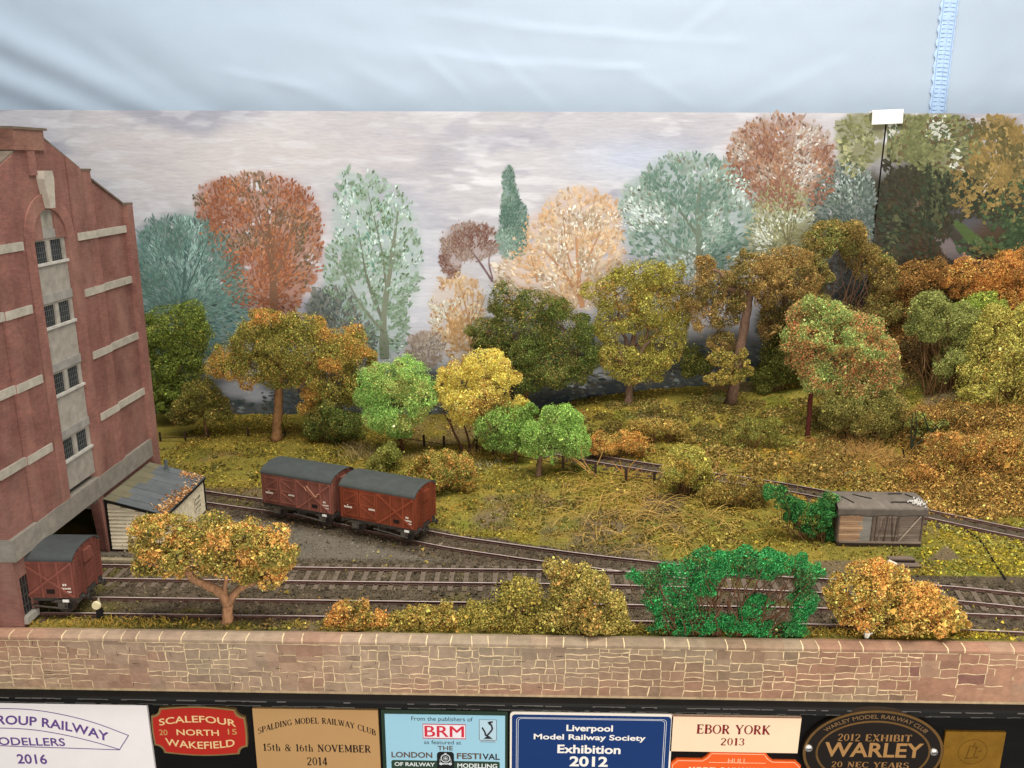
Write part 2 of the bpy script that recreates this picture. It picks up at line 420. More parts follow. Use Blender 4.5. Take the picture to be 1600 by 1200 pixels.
G_LEAF = 1.66
LEAF_DENS = 2.2
def ruffle(blobs, seed, per=8):
    """smaller lobes budding from each lobe, so that the outline is uneven"""
    r_ = np.random.default_rng(seed+900); out = []
    for c, r in blobs:
        out.append((c, r*0.86))
        for k in range(per):
            d = r_.normal(0, 1, 3); d[1] = d[1]*.8-.25; d /= np.linalg.norm(d); q = r_.uniform(.22, .5)
            cc = c+d*r*r_.uniform(.6, .96); rr = np.full(3, r.min()*q*1.25)*r_.uniform(.65, 1.5, 3)
            if cc[1]+rr[1] < DEPTH-1.5: out.append((cc, rr))
    return out

def crown_part(parent, blobs, dens, size, palette, seed, name='crown', **kw):
    blobs = ruffle(blobs, seed)
    ar = sum((b[1][0]*b[1][1]+b[1][0]*b[1][2]+b[1][1]*b[1][2])*4.2 for b in blobs)
    n = int(ar*dens*LEAF_DENS*0.92/(size*size*0.45))
    mb = MB(); V, C = scatter_crown(blobs, n, size, palette, seed=seed, gain=G_LEAF, **kw); mb.quads(V, C)
    return mb.build(name, M_leaf, parent)

def wiggle(p, q, n=6, amp=0.06, sag=0):
    p, q = np.asarray(p, float), np.asarray(q, float); L = np.linalg.norm(q-p); out = []
    for i in range(n+1):
        t = i/n; o = rng.normal(0, amp*L, 3)*math.sin(math.pi*t); out.append(p+(q-p)*t+o+np.array([0, 0, sag*L*math.sin(math.pi*t)]))
    return np.array(out)

def tree(name, label, cat, foot, trunk, blobs, dens, size, palette, seed, bark=(110, 84, 58), r0=3.0, r1=1.5, thick=0.8, twigs=11, limbs=True, group=None, Y=None, trunk_dy=0, **kw):
    """foot: pixel of the trunk's foot; trunk: [(px, py)] up the trunk; crown lobes in pixels at the trunk's depth"""
    g = ground(*foot) if Y is None else np.array([*at(foot[0], foot[1], Y=Y)[:2], tz(*at(foot[0], foot[1], Y=Y)[:2])])
    t = thing(name, label, cat, g, group)
    Yd = g[1]
    bl = blob_px(blobs, Yd, thick)
    mb = MB(); path = [g-np.array([0, 0, 1.5])]+[at(a, b, Y=Yd+trunk_dy) for a, b in trunk]
    path = cr(path, 5); path += rng.normal(0, 0.15, path.shape)
    rr = np.linspace(r0, r1, len(path)); rr[0] *= 1.25; rr[1] *= 1.1
    bc = lin(bark)*G_LEAF*0.8
    mb.tube(path, rr, 9, bc, rough=0.25)
    top = path[-1]
    if limbs:
        for c, r in bl:
            if c[2] > top[2]-12: mb.tube(wiggle(top-np.array([0, 0, 1]), c, 5, 0.05), np.linspace(r1*0.8, 0.4, 6), 6, bc, rough=0.2)
    mb.build('trunk', M_bark, t, smooth=True)
    crown_part(t, bl, dens, size*.82, palette, seed, **kw)
    if twigs:
        mb = MB()
        for k in range(twigs*len(bl)):
            c, r = bl[k % len(bl)]; d = rng.normal(0, 1, 3); d /= np.linalg.norm(d)
            mb.tube(wiggle(c-d*r*0.2, c+d*r*rng.uniform(.85, 1.16), 4, 0.12), np.linspace(0.32, 0.14, 5), 4, lin((116, 88, 56))*1.2)
        mb.build('twigs', M_twig, t)
    return t

def bush(name, label, cat, foot, blobs, dens, size, palette, seed, stems=5, Y=None, thick=0.9, stemcol=(92, 68, 42), group=None, dy=0, **kw):
    g = ground(*foot) if Y is None else np.array([*at(foot[0], foot[1], Y=Y)[:2], tz(*at(foot[0], foot[1], Y=Y)[:2])])
    t = thing(name, label, cat, g, group)
    bl = blob_px(blobs, g[1]+dy, thick)
    crown_part(t, bl, dens, size*.85, palette, seed, name='foliage', **kw)
    if stems:
        mb = MB()
        for k in range(stems*len(bl)):
            c, r = bl[k % len(bl)]; d = rng.normal(0, 1, 3); d /= np.linalg.norm(d)
            s0 = np.array([c[0]*0.5+g[0]*0.5+rng.normal(0, 3), g[1]+rng.normal(0, 2), 0]); s0[2] = tz(s0[0], s0[1])
            mb.tube(wiggle(s0, c+d*r*rng.uniform(.5, 1.05), 5, 0.07), np.linspace(0.55, 0.18, 6), 5, lin(stemcol)*1.3)
        mb.build('stems', M_twig, t)
    return t

# ------------------------------------------------------------------ cloth behind the layout
def at_v(PX, PY, Y):
    D = FWD*F + RGT*(np.asarray(PX, float)[:, None]-800) - UPV*(np.asarray(PY, float)[:, None]-600)
    return np.array([0, 0, EYE]) + D*(Y/D[:, 1])[:, None]

def build_cloth():
    Yc = 1010.0
    M = material('tent_cloth', color=lin((206, 221, 237)), rough=0.9, spec=0.05, nscale=900, namt=0.03, trans=0.25)  # white cloth; the blue cast of the daylight is put into its colour
    nx, nz = 420, 170
    xs = np.linspace(-1150, 1150, nx); zs = np.linspace(120, 760, nz)
    X, Z = np.meshgrid(xs, zs); X = X.ravel(); Z = Z.ravel()
    P0 = np.column_stack([X, np.full(len(X), Yc), Z]); PX, PY = px(P0)
    y = np.zeros(len(X))
    # long diagonal folds hanging from the upper corner
    for (x1, y1, x2, y2, wd, dp) in [(-60, 30, 330, 215, 26, 19), (-100, 85, 230, 215, 22, 17), (40, -40, 480, 215, 60, 9), (-160, 130, 120, 215, 24, 6), (130, 60, 330, 190, 14, 3.5),
                                     (180, 10, 620, 160, 70, 5), (400, 40, 700, 110, 22, 2.2), (430, 120, 560, 175, 12, 2.0)]:
        L = math.hypot(x2-x1, y2-y1); ux, uy = (x2-x1)/L, (y2-y1)/L
        s = (PX-x1)*ux+(PY-y1)*uy; d = -(PX-x1)*uy+(PY-y1)*ux
        e = sstep(-60, 60, s)*sstep(L+90, L-40, s)
        y += 0.38*dp*e*np.exp(-(d/wd)**2)
    # soft creases
    for (x1, y1, x2, y2, wd, dp) in [(650, 78, 730, 150, 9, 1.6), (655, 78, 850, 110, 9, 1.4), (800, 42, 1040, 62, 10, 1.8), (800, 95, 1000, 108, 8, 1.2), (1060, 60, 1130, 5, 9, 1.3), (930, 108, 1010, 104, 7, 1.0), (990, 110, 1080, 165, 9, 1.2),
                                      (1150, 170, 1320, 95, 14, 1.2), (350, 112, 480, 138, 9, 1.5), (660, 20, 800, 40, 16, 1.6), (750, 70, 860, 165, 8, 1.1), (530, 95, 640, 150, 18, 1.4), (1040, 62, 1160, 66, 10, 1.0)]:
        L = math.hypot(x2-x1, y2-y1); ux, uy = (x2-x1)/L, (y2-y1)/L
        s = (PX-x1)*ux+(PY-y1)*uy; d = (-(PX-x1)*uy+(PY-y1)*ux)*1.35
        y += dp*sstep(-25, 25, s)*sstep(L+25, L-25, s)*(np.exp(-(d/wd)**2)+0.5*np.tanh(d/wd)*np.exp(-(d/(3*wd))**2))*.55
    Q = np.column_stack([X*0.55+Z*0.5, Z*1.0-X*0.25])
    y += (fbm(Q, 120, 5)-.5)*6*(0.6+0.4*sstep(1250, 900, PX)) + (fbm(np.column_stack([X, Z]), 45, 15)-.5)*2.0
    y += sstep(1380, 1440, PX)*1.5*np.sin(PX/17.0)*0.6
    V = np.column_stack([X, Yc-y, Z])
    mb = MB(); ii = (np.arange(nz-1)[:, None]*nx+np.arange(nx-1)[None, :]).ravel()
    mb.v = [V]; mb.c = [np.ones((len(V), 3))]; mb.f = [np.column_stack([ii, ii+1, ii+nx+1, ii+nx])]; mb.n = len(V)
    t = thing('cloth_curtain', 'white cloth coloured with the blue cast of daylight, soft diagonal folds hanging behind the painted board', 'curtain', (0, Yc, 120))
    mb.build('cloth', M, t, smooth=True)
    # sewn seam tape
    Mt = material('seam_tape', color=lin((188, 212, 240)), rough=0.9, spec=0.05, nscale=200, namt=0.06)
    mb = MB(); rows = 90
    def surf(pxx, pyy):
        p = at(pxx, pyy, Y=Yc); i = np.argmin((X-p[0])**2+(Z-p[2])**2); return np.array([p[0], V[i, 1]-2.0, p[2]])
    L_ = []; 
    for k in range(rows+1):
        yy = -120+k*(300/rows); xc = 1484-(yy/175.0)*19; wob = 1.6*math.sin(k*1.1)+R.uniform(-.8, .8)
        a = surf(xc-14+wob, yy); b = surf(xc+12+wob*0.3, yy); m_ = (a+b)/2; a[1] += 0; m_[1] -= 1.0+0.5*R.random(); L_ += [a, m_, b]
    mb.add(L_, [(3*k+j, 3*k+j+1, 3*k+j+4, 3*k+j+3) for k in range(rows) for j in (0, 1)])
    tp = mb.build('seam_tape', Mt, t, smooth=True)
    Ms = material('stitching', color=lin((160, 188, 226)), rough=0.9)
    mb = MB()
    for k in range(rows):
        yy = -120+(k+.5)*(300/rows); xc = 1484-(yy/175.0)*19
        for off in (-11, 0, 9):
            a = surf(xc+off, yy); b = surf(xc+off-0.3, yy+2.2); a[1] -= 1.4; b[1] -= 1.4
            mb.tube([a, b], 0.3, 5)
        if k % 2: 
            a = surf(xc-9, yy); b = surf(xc+7, yy+0.6); a[1] -= 1.3; b[1] -= 1.3; mb.tube([a, b], 0.3, 4)
    mb.build('stitching', Ms, tp)
build_cloth()

# ------------------------------------------------------------------ painted backdrop
def ell(PX, PY, lst, soft=0.15):
    o = np.zeros(len(PX))
    for (a, b, c, d) in lst: o = np.maximum(o, sstep(1+soft, 1-soft, np.hypot((PX-a)/c, (PY-b)/d)))
    return o

def sky_paint(PX, PY):
    Q = np.column_stack([PX*0.6, PY*1.3])
    n1 = fbm(Q, 190, 101, 4); n2 = fbm(np.column_stack([PX*0.5+PY*.15, PY*1.5]), 62, 131, 4); n3 = fbm(np.column_stack([PX*0.42+PY*.2, PY*1.9-PX*.1]), 24, 151, 3)
    c = np.tile(lin((200, 194, 193)), (len(PX), 1))
    def mix(c, m, k): m = np.clip(m, 0, 1)[:, None]; return c*(1-m)+lin(k)*m
    c = mix(c, sstep(.42, .56, n1)*0.9, (170, 168, 176))
    c = mix(c, 0.8*ell(PX, PY, [(760, 270, 260, 95)], 0.7)*sstep(.40, .62, n2+.03), (180, 178, 186))
    c = mix(c, sstep(.5, .62, n2)*0.6, (216, 210, 206))
    c = mix(c, 0.6*ell(PX, PY, [(270, 250, 330, 60)], .8)*sstep(.62, .4, n1), (222, 210, 202))
    c = mix(c, 0.5*ell(PX, PY, [(1050, 210, 200, 40)], .8), (184, 180, 184))
    c = mix(c, 0.7*ell(PX, PY, [(740, 300, 90, 50)], .8)*sstep(.45, .6, n3), (240, 237, 233))
    c = mix(c, sstep(.56, .7, n3)*0.4, (230, 226, 224))
    c = mix(c, sstep(.62, .78, 1-n3)*0.22, (186, 182, 186))
    c = mix(c, 0.6*ell(PX, PY, [(650, 470, 60, 130)], .7), (226, 224, 226))
    c = mix(c, 0.6*ell(PX, PY, [(1000, 250, 90, 30)], .8), (208, 214, 226))
    return c

PT = {}   # painted trees: silhouettes in the painting
PT['teal']   = [(285, 430, 90, 92), (330, 480, 62, 80), (250, 470, 60, 90), (285, 370, 60, 32)]
PT['rust']   = [(405, 340, 92, 68), (350, 320, 45, 42), (450, 380, 55, 85), (400, 420, 52, 65), (435, 450, 40, 50)]
PT['silver'] = [(570, 350, 50, 82), (545, 300, 24, 38), (610, 400, 50, 100), (580, 450, 60, 110), (600, 510, 38, 50), (530, 430, 24, 60)]
PT['dusk']   = [(520, 500, 42, 55), (505, 480, 22, 30), (560, 530, 30, 30)]
PT['fawn']   = [(665, 545, 32, 28)]
PT['amber']  = [(715, 480, 42, 55), (735, 530, 45, 40), (700, 500, 28, 34)]
PT['maroon'] = [(735, 378, 46, 30), (705, 400, 18, 34)]
PT['spire']  = [(795, 285, 10, 26), (798, 320, 15, 30), (803, 345, 22, 36), (800, 375, 24, 30)]
PT['peach']  = [(905, 350, 62, 58), (870, 385, 62, 60), (925, 400, 52, 62), (850, 430, 80, 45), (900, 455, 60, 30), (945, 345, 28, 40)]
PT['sage']   = [(1075, 300, 80, 62), (1010, 320, 42, 48), (1130, 330, 50, 75), (1060, 365, 85, 55), (1110, 400, 70, 40)]
PT['copper'] = [(1220, 240, 82, 58), (1190, 260, 58, 45), (1250, 275, 58, 50), (1215, 300, 50, 30)]
PT['khaki']  = [(1225, 345, 50, 62), (1210, 375, 45, 50)]
PT['slate']  = [(1320, 315, 55, 62), (1345, 335, 50, 60)]
PT['olive']  = [(1350, 215, 45, 42), (1420, 215, 70, 40), (1470, 225, 60, 50), (1335, 235, 25, 40)]
PT['gold']   = [(1560, 235, 48, 55), (1530, 290, 45, 50), (1590, 260, 40, 60)]

def board_paint(PX, PY):
    c = sky_paint(PX, PY)
    Q = np.column_stack([PX, PY]); na = fbm(Q, 22, 201, 3); nb = fbm(Q, 60, 211, 3); nd = fbm(np.column_stack([PX, PY*2.5]), 8, 221, 3)
    def mix(c, m, k): m = np.clip(m, 0, 1)[:, None]; return c*(1-m)+np.asarray(lin(k))*m
    halo = ell(PX, PY, PT['rust']+PT['copper']+PT['sage'], .25)
    c = mix(c, 0.4*halo, (232, 228, 228))
    for k, col_, a in [('teal', (100, 138, 128), .96), ('dusk', (112, 116, 108), .95), ('rust', (170, 100, 62), .75), ('silver', (176, 192, 182), .75), ('fawn', (188, 166, 150), .6), ('amber', (216, 190, 160), .5),
                       ('maroon', (162, 130, 116), .6), ('spire', (112, 140, 128), .85), ('peach', (222, 194, 170), .75), ('copper', (168, 128, 106), .75), ('sage', (152, 168, 160), .8), ('khaki', (158, 154, 112), .8),
                       ('slate', (98, 110, 100), .92), ('olive', (128, 124, 74), .85), ('gold', (150, 122, 58), .9)]:
        c = mix(c, a*ell(PX, PY, PT[k], .2)*sstep(.30, .44, na+.08), col_)
    m = ell(PX, PY, [(320, 510, 70, 50), (240, 520, 60, 40)], .8); c = mix(c, .7*m, (108, 140, 142))
    c = mix(c, .6*ell(PX, PY, [(285, 420, 60, 60)], .9)*sstep(.4, .6, na), (88, 116, 104))
    # painted low ground: misty road and dark hedges
    low = sstep(560, 600, PY + 10*(nb-.5)*2)
    c = mix(c, low*0.95, (86, 88, 86))
    c = mix(c, low*sstep(.45, .62, nb)*.9, (66, 72, 74))
    c = mix(c, low*sstep(.55, .7, na)*.6, (104, 96, 84))
    c = mix(c, .9*ell(PX, PY, [(375, 608, 34, 14), (400, 618, 26, 10)], .5), (160, 160, 162))
    c = mix(c, .95*ell(PX, PY, [(945, 582, 22, 10), (1012, 574, 22, 8), (900, 603, 18, 6)], .6)*sstep(.35, .5, nd), (200, 206, 210))
    c = mix(c, .8*ell(PX, PY, [(300, 650, 70, 12), (900, 625, 70, 14)], .5), (48, 60, 66))
    c = mix(c, .95*ell(PX, PY, [(1140, 570, 130, 60), (1230, 520, 60, 60), (1290, 480, 70, 80)], .35), (72, 74, 72))
    c = mix(c, .8*ell(PX, PY, [(1305, 420, 60, 40)], .5), (104, 108, 108))
    # the dark wooded lane painted towards the corner
    dk = sstep(1345, 1372, PX+10*(na-.5))*sstep(245, 290, PY+14*(nb-.5)*2)
    c = mix(c, dk*.97, (58, 51, 38))
    c = mix(c, dk*sstep(.45, .6, nb)*.9, (72, 56, 38))
    c = mix(c, dk*ell(PX, PY, [(1460, 285, 50, 50), (1420, 240, 60, 60)], .6)*.9, (66, 68, 48))
    c = mix(c, dk*sstep(.58, .7, na)*.5, (56, 62, 44))
    c = mix(c, .95*ell(PX, PY, [(1508, 335, 22, 12), (1530, 352, 34, 14)], .5), (92, 88, 90))
    c = mix(c, .8*ell(PX, PY, [(1550, 362, 30, 14)], .7), (84, 64, 44))
    c = mix(c, .95*in_poly(PX, PY, [(1480, 340), (1500, 345), (1560, 395), (1556, 400), (1510, 378)]), (84, 100, 56))
    c = mix(c, .95*in_poly(PX, PY, [(1458, 372), (1476, 366), (1528, 408), (1510, 416), (1480, 402)]), (124, 112, 108))
    c = mix(c, .8*ell(PX, PY, [(1440, 325, 14, 16)], .6)*sstep(.4, .6, na), (128, 108, 90))
    c = mix(c, .95*sstep(1560, 1580, PX)*sstep(270, 300, PY), (62, 76, 50))
    # brush drag
    c = c*np.array([.90, .935, 1.0])
    c = c*(1+0.10*(nd-.5)[:, None])
    return c

ZTOP = float(at(800, 174.5, Y=DEPTH)[2])
XSEAM = 337.0
def board(parent, name, x0, x1, Yf, step=1.55):
    xs = np.arange(x0, x1+.01, step); xs = np.append(xs, x1) if xs[-1] < x1-.2 else xs; zs = np.linspace(-8, ZTOP, 205)
    X, Z = np.meshgrid(xs, zs); X = X.ravel(); Z = Z.ravel(); nx = len(xs)
    V = np.column_stack([X, np.full(len(X), Yf), Z]); PX, PY = px(V); C = board_paint(PX, PY)
    ii = (np.arange(len(zs)-1)[:, None]*nx+np.arange(nx-1)[None, :]).ravel()
    mb = MB(); mb.v = [V]; mb.c = [C]; mb.f = [np.column_stack([ii, ii+1, ii+nx+1, ii+nx])]; mb.n = len(V)
    # thickness: rim and back
    g = lin((206, 198, 190))
    mb.add([(x0, Yf+.02, ZTOP), (x1, Yf+.02, ZTOP), (x1, Yf+4, ZTOP), (x0, Yf+4, ZTOP)], [(0, 1, 2, 3)], g)
    mb.add([(x0, Yf+4, -8), (x1, Yf+4, -8), (x1, Yf+4, ZTOP), (x0, Yf+4, ZTOP)], [(3, 2, 1, 0)], g)
    mb.add([(x0, Yf+.02, -8), (x0, Yf+.02, ZTOP), (x0, Yf+4, ZTOP), (x0, Yf+4, -8)], [(0, 1, 2, 3)], lin((40, 38, 32)))
    mb.add([(x1, Yf+.02, -8), (x1, Yf+.02, ZTOP), (x1, Yf+4, ZTOP), (x1, Yf+4, -8)], [(3, 2, 1, 0)], lin((40, 38, 32)))
    return mb.build(name, M_paint, parent)

back1 = thing('painted_backdrop', 'long painted board of a grey cloudy sky with a row of autumn trees', 'backdrop', (-100, DEPTH, 0))
board(back1, 'sky_panel', -760, XSEAM, DEPTH)
back2 = thing('painted_backdrop', 'painted board of a dark wooded lane beside the black joint', 'backdrop', (500, DEPTH-.8, 0))
board(back2, 'sky_panel', XSEAM+1.2, 760, DEPTH-.8)

def paint_dabs(parent, label, key, n, ln, wd, palette, seed, ang=None, gap=0.0, gapscale=12, soft=0.06, trunk=(), trunkcol=(120, 100, 84), Yf=DEPTH, clip=None):
    lst = PT[key]; r_ = np.random.default_rng(seed)
    a = np.array(lst, float); ar = a[:, 2]*a[:, 3]; k = r_.choice(len(lst), n, p=ar/ar.sum())
    th = r_.uniform(0, 2*math.pi, n); rr = np.sqrt(r_.random(n))*(1+r_.normal(0, soft, n))
    X = a[k, 0]+a[k, 2]*rr*np.cos(th); Yp = a[k, 1]+a[k, 3]*rr*np.sin(th)
    keep = noise(np.column_stack([X, Yp]), gapscale, seed+5) > gap
    if clip: keep &= clip(X, Yp)
    X, Yp = X[keep], Yp[keep]; m = len(X)
    cx, cy = a[:, 0].mean(), a[:, 1].max()+20
    t = (np.arctan2(Yp-cy, X-cx) if ang is None else np.full(m, ang)) + r_.normal(0, .45, m)
    wash = r_.random(m) < (.28 if Yf == DEPTH and key != 'hedge' else 0)                                # broad thin strokes under the leaf dabs
    L = ln*r_.uniform(.4, 1.3, m)*np.where(wash, 1.9, 1); W = wd*r_.uniform(.4, 1.3, m)*np.where(wash, 2.2, 1)
    ux, uy = np.cos(t), np.sin(t)
    pts = []
    for (s, q) in ((-.5, 0), (.05, -.5), (.5, 0), (.05, .5)):
        pts.append(at_v(X+ux*L*s-uy*W*q, Yp+uy*L*s+ux*W*q, Yf))
    V = np.stack(pts, 1); V[:, :, 1] -= np.where(wash, .03+.05*r_.random(m), 0.10+0.33*r_.random(m))[:, None]
    cols = np.array([mute(lin(c), .24) for c, _ in palette]); wt = np.array([w_ for _, w_ in palette], float); wt /= wt.sum()
    g = noise(np.column_stack([X, Yp]), 34, seed+9); g = np.argsort(np.argsort(g))/m; g = np.clip(g+r_.normal(0, .2, m), 0, .999)
    C = cols[np.searchsorted(np.cumsum(wt), g).clip(0, len(wt)-1)]*np.exp(r_.normal(0, .14, m))[:, None]
    C = np.where(wash[:, None], C*.35+(cols*wt[:, None]).sum(0)*.45+lin((188, 186, 186))*.2, C)
    mb = MB(); mb.quads(V, C); 
    o = mb.build('painted_tree', M_dab, parent); tag(o, label)
    if trunk:
        tb = MB()
        for pts_, w0, w1 in trunk:
            p = cr([(q[0], q[1], 0) for q in pts_], 5); nn = len(p); vv = []
            for i in range(nn):
                d = p[min(i+1, nn-1)]-p[max(i-1, 0)]; d /= np.linalg.norm(d)+1e-9; wv = (w0+(w1-w0)*i/(nn-1))*r_.uniform(.75, 1.2)/2
                vv += [(p[i, 0]-d[1]*wv, p[i, 1]+d[0]*wv), (p[i, 0]+d[1]*wv, p[i, 1]-d[0]*wv)]
            vv = np.array(vv); Q = at_v(vv[:, 0], vv[:, 1], Yf); Q[:, 1] -= 0.30+0.1*r_.random()
            tb.add(Q, [(2*i, 2*i+1, 2*i+3, 2*i+2) for i in range(nn-1)], lin(trunkcol)*r_.uniform(.85, 1.15))
        tb.build('painted_trunk', M_dab, o)
    return o

def fan(x0, y0, y1, n, spread, seed, w=3.0):
    r_ = np.random.default_rng(seed); out = []
    for i in range(n):
        t = (i+.5)/n*2-1; h = r_.uniform(.6, 1.0)
        s = r_.uniform(0, .35); bx, by = x0, y0+(y1-y0)*s*.6
        out.append(([(bx, by), (bx+spread*t*.35, by+(y1-by)*h*.45), (bx+spread*t*h, by+(y1-by)*h)], w*r_.uniform(.6, 1), .8))
    return out

paint_dabs(back1, 'painted misty teal tree', 'teal', 4200, 11, 2.4, [((90, 122, 112), 3), ((102, 138, 128), 4), ((116, 152, 142), 2), ((84, 112, 106), 1.5), ((150, 184, 176), .15)], 1, soft=.08, trunk=[([(288, 540), (287, 470), (290, 380)], 9, 3)]+fan(288, 480, 350, 5, 60, 3), trunkcol=(84, 112, 106))
paint_dabs(back1, 'painted rust orange tree', 'rust', 4200, 8, 3.4, [((158, 84, 44), 4), ((186, 104, 50), 4), ((140, 88, 62), 2), ((196, 128, 84), 1), ((118, 96, 66), .8)], 2, gap=.16, trunk=[([(430, 490), (426, 430), (420, 350)], 15, 5), ([(430, 440), (450, 380), (462, 330)], 8, 2)]+fan(426, 430, 290, 6, 60, 5, 4), trunkcol=(132, 98, 76))
paint_dabs(back1, 'painted dim grey tree', 'dusk', 900, 8, 3, [((104, 110, 102), 3), ((124, 118, 104), 1), ((92, 102, 98), 2)], 3)
paint_dabs(back1, 'painted silver green poplar', 'silver', 3000, 8, 3.6, [((120, 144, 114), 3), ((144, 170, 146), 3), ((104, 128, 88), 2), ((168, 196, 182), 2), ((108, 154, 138), 1), ((206, 218, 216), .6)], 4, gap=.33, gapscale=9, trunk=[([(601, 560), (600, 490), (610, 420), (622, 330)], 15, 3), ([(598, 500), (575, 440), (560, 360)], 6, 1.5), ([(600, 520), (560, 470), (535, 420)], 5, 1.2), ([(604, 470), (598, 400), (575, 300)], 4, 1)], trunkcol=(122, 128, 110))
paint_dabs(back1, 'painted small fawn tree', 'fawn', 700, 6, 2, [((170, 140, 122), 3), ((196, 172, 156), 2), ((150, 126, 112), 1)], 5, gap=.2)
paint_dabs(back1, 'painted amber tree', 'amber', 1150, 8, 3.6, [((204, 146, 78), 4), ((222, 182, 136), 3), ((184, 126, 66), 2), ((214, 204, 190), 1)], 6, gap=.3, trunk=[([(738, 560), (733, 510), (722, 450)], 5, 1.5)]+fan(735, 530, 440, 6, 38, 8, 2.4), trunkcol=(170, 132, 96))
paint_dabs(back1, 'painted maroon brown tree', 'maroon', 1300, 6, 2.4, [((132, 84, 70), 4), ((150, 110, 94), 3), ((168, 138, 126), 2)], 7, gap=.22, trunk=[([(770, 440), (750, 410), (735, 390)], 4, 1.2), ([(770, 436), (764, 410), (768, 385)], 3, 1)], trunkcol=(120, 98, 100))
paint_dabs(back1, 'painted narrow dark green spire tree', 'spire', 1500, 5, 2.4, [((82, 116, 102), 4), ((110, 140, 124), 3), ((140, 166, 152), 1)], 8, gap=.12)
paint_dabs(back1, 'painted pale peach tree', 'peach', 2900, 8, 4.2, [((214, 160, 108), 4), ((226, 188, 150), 4), ((196, 150, 112), 2), ((228, 214, 200), 1.6), ((176, 144, 112), .8)], 9, gap=.3, gapscale=9, trunk=[([(910, 480), (904, 430), (900, 370)], 8, 3), ([(908, 470), (880, 425), (850, 390)], 6, 1.5), ([(906, 450), (888, 400), (880, 340)], 5, 1.2), ([(840, 440), (830, 400)], 4, 1.5), ([(904, 430), (930, 380), (940, 350)], 4, 1.2)], trunkcol=(186, 140, 104))
paint_dabs(back1, 'painted sage green spreading tree', 'sage', 3900, 9, 4, [((100, 130, 116), 4), ((126, 150, 136), 3), ((152, 172, 160), 2), ((126, 124, 104), 1), ((206, 214, 212), .8)], 10, gap=.27, gapscale=9, trunk=[([(1095, 420), (1093, 380), (1090, 330), (1095, 285)], 13, 4), ([(1092, 370), (1070, 340), (1045, 310)], 6, 1.5), ([(1092, 345), (1115, 310), (1135, 280)], 5, 1.5), ([(1086, 400), (1050, 385), (1015, 350)], 5, 1.2)], trunkcol=(110, 122, 106))
paint_dabs(back1, 'painted copper brown tree', 'copper', 3000, 8, 4, [((146, 92, 68), 4), ((166, 112, 78), 3), ((178, 136, 114), 2), ((130, 96, 78), 1), ((196, 180, 172), .8)], 11, gap=.2, trunk=fan(1225, 320, 215, 7, 55, 18, 3), trunkcol=(150, 120, 100))
paint_dabs(back1, 'painted khaki yellow tree', 'khaki', 1700, 8, 3, [((146, 138, 86), 4), ((168, 162, 112), 3), ((124, 124, 84), 2), ((206, 206, 190), .8)], 12, gap=.15, trunk=fan(1230, 400, 310, 5, 30, 28, 3), trunkcol=(112, 104, 76))
paint_dabs(back1, 'painted slate green tree', 'slate', 1800, 7, 3, [((84, 98, 92), 4), ((104, 116, 104), 3), ((72, 84, 76), 2), ((164, 176, 170), .5)], 13, clip=lambda X, Y: X < 1366)
paint_dabs(back1, 'painted olive tree touching the joint', 'olive', 1100, 9, 6, [((122, 118, 64), 4), ((146, 142, 92), 3), ((106, 110, 66), 2), ((176, 168, 110), 1)], 14, gap=.2, clip=lambda X, Y: (X < 1366) & (Y > 180))
paint_dabs(back2, 'painted olive brown tree along the top', 'olive', 2200, 10, 6.5, [((112, 112, 62), 4), ((134, 130, 76), 3), ((104, 84, 52), 2), ((92, 100, 64), 2), ((196, 192, 178), .8)], 15, gap=.15, clip=lambda X, Y: (X > 1388) & (Y > 181), Yf=DEPTH-.8)
paint_dabs(back2, 'painted golden birch', 'gold', 1500, 10, 7, [((150, 116, 42), 4), ((132, 104, 44), 3), ((166, 130, 56), 1.2), ((104, 90, 44), 3)], 16, gap=.12, Yf=DEPTH-.8, trunk=[([(1528, 312), (1545, 290), (1556, 275)], 2.5, 1.2), ([(1530, 300), (1550, 276), (1572, 240)], 2, 1)], trunkcol=(176, 168, 150), clip=lambda X, Y: Y > 181)
PT['lane'] = [(1420, 380, 50, 40), (1440, 300, 60, 45), (1395, 330, 25, 80), (1490, 305, 50, 40), (1450, 350, 40, 30), (1560, 320, 50, 24)]
paint_dabs(back2, 'painted dark lane side bushes', 'lane', 1500, 11, 6, [((62, 58, 42), 4), ((72, 58, 38), 2), ((58, 66, 44), 4), ((52, 52, 38), 2), ((84, 84, 52), 1)], 17, Yf=DEPTH-.8)
PT['verge'] = [(1592, 345, 34, 66), (1530, 385, 40, 16), (1575, 395, 36, 22), (1555, 335, 26, 24)]
paint_dabs(back2, 'painted green verge', 'verge', 620, 9, 6, [((64, 84, 50), 4), ((84, 100, 54), 2), ((120, 104, 48), 1)], 18, Yf=DEPTH-.8)

PT['hedge'] = [(260, 625, 50, 30), (340, 640, 60, 22), (470, 625, 60, 40), (560, 620, 60, 40), (690, 640, 50, 30), (850, 615, 60, 34), (940, 610, 60, 26), (1060, 585, 60, 34), (1130, 575, 60, 44), (1240, 535, 60, 50), (1305, 470, 50, 60), (1330, 420, 30, 40)]
paint_dabs(back1, 'painted dim hedges and misty ground', 'hedge', 2600, 11, 5, [((70, 76, 74), 4), ((92, 92, 86), 3), ((84, 76, 64), 2), ((58, 68, 70), 3), ((120, 124, 124), 1)], 19, ang=.1, gap=.2)

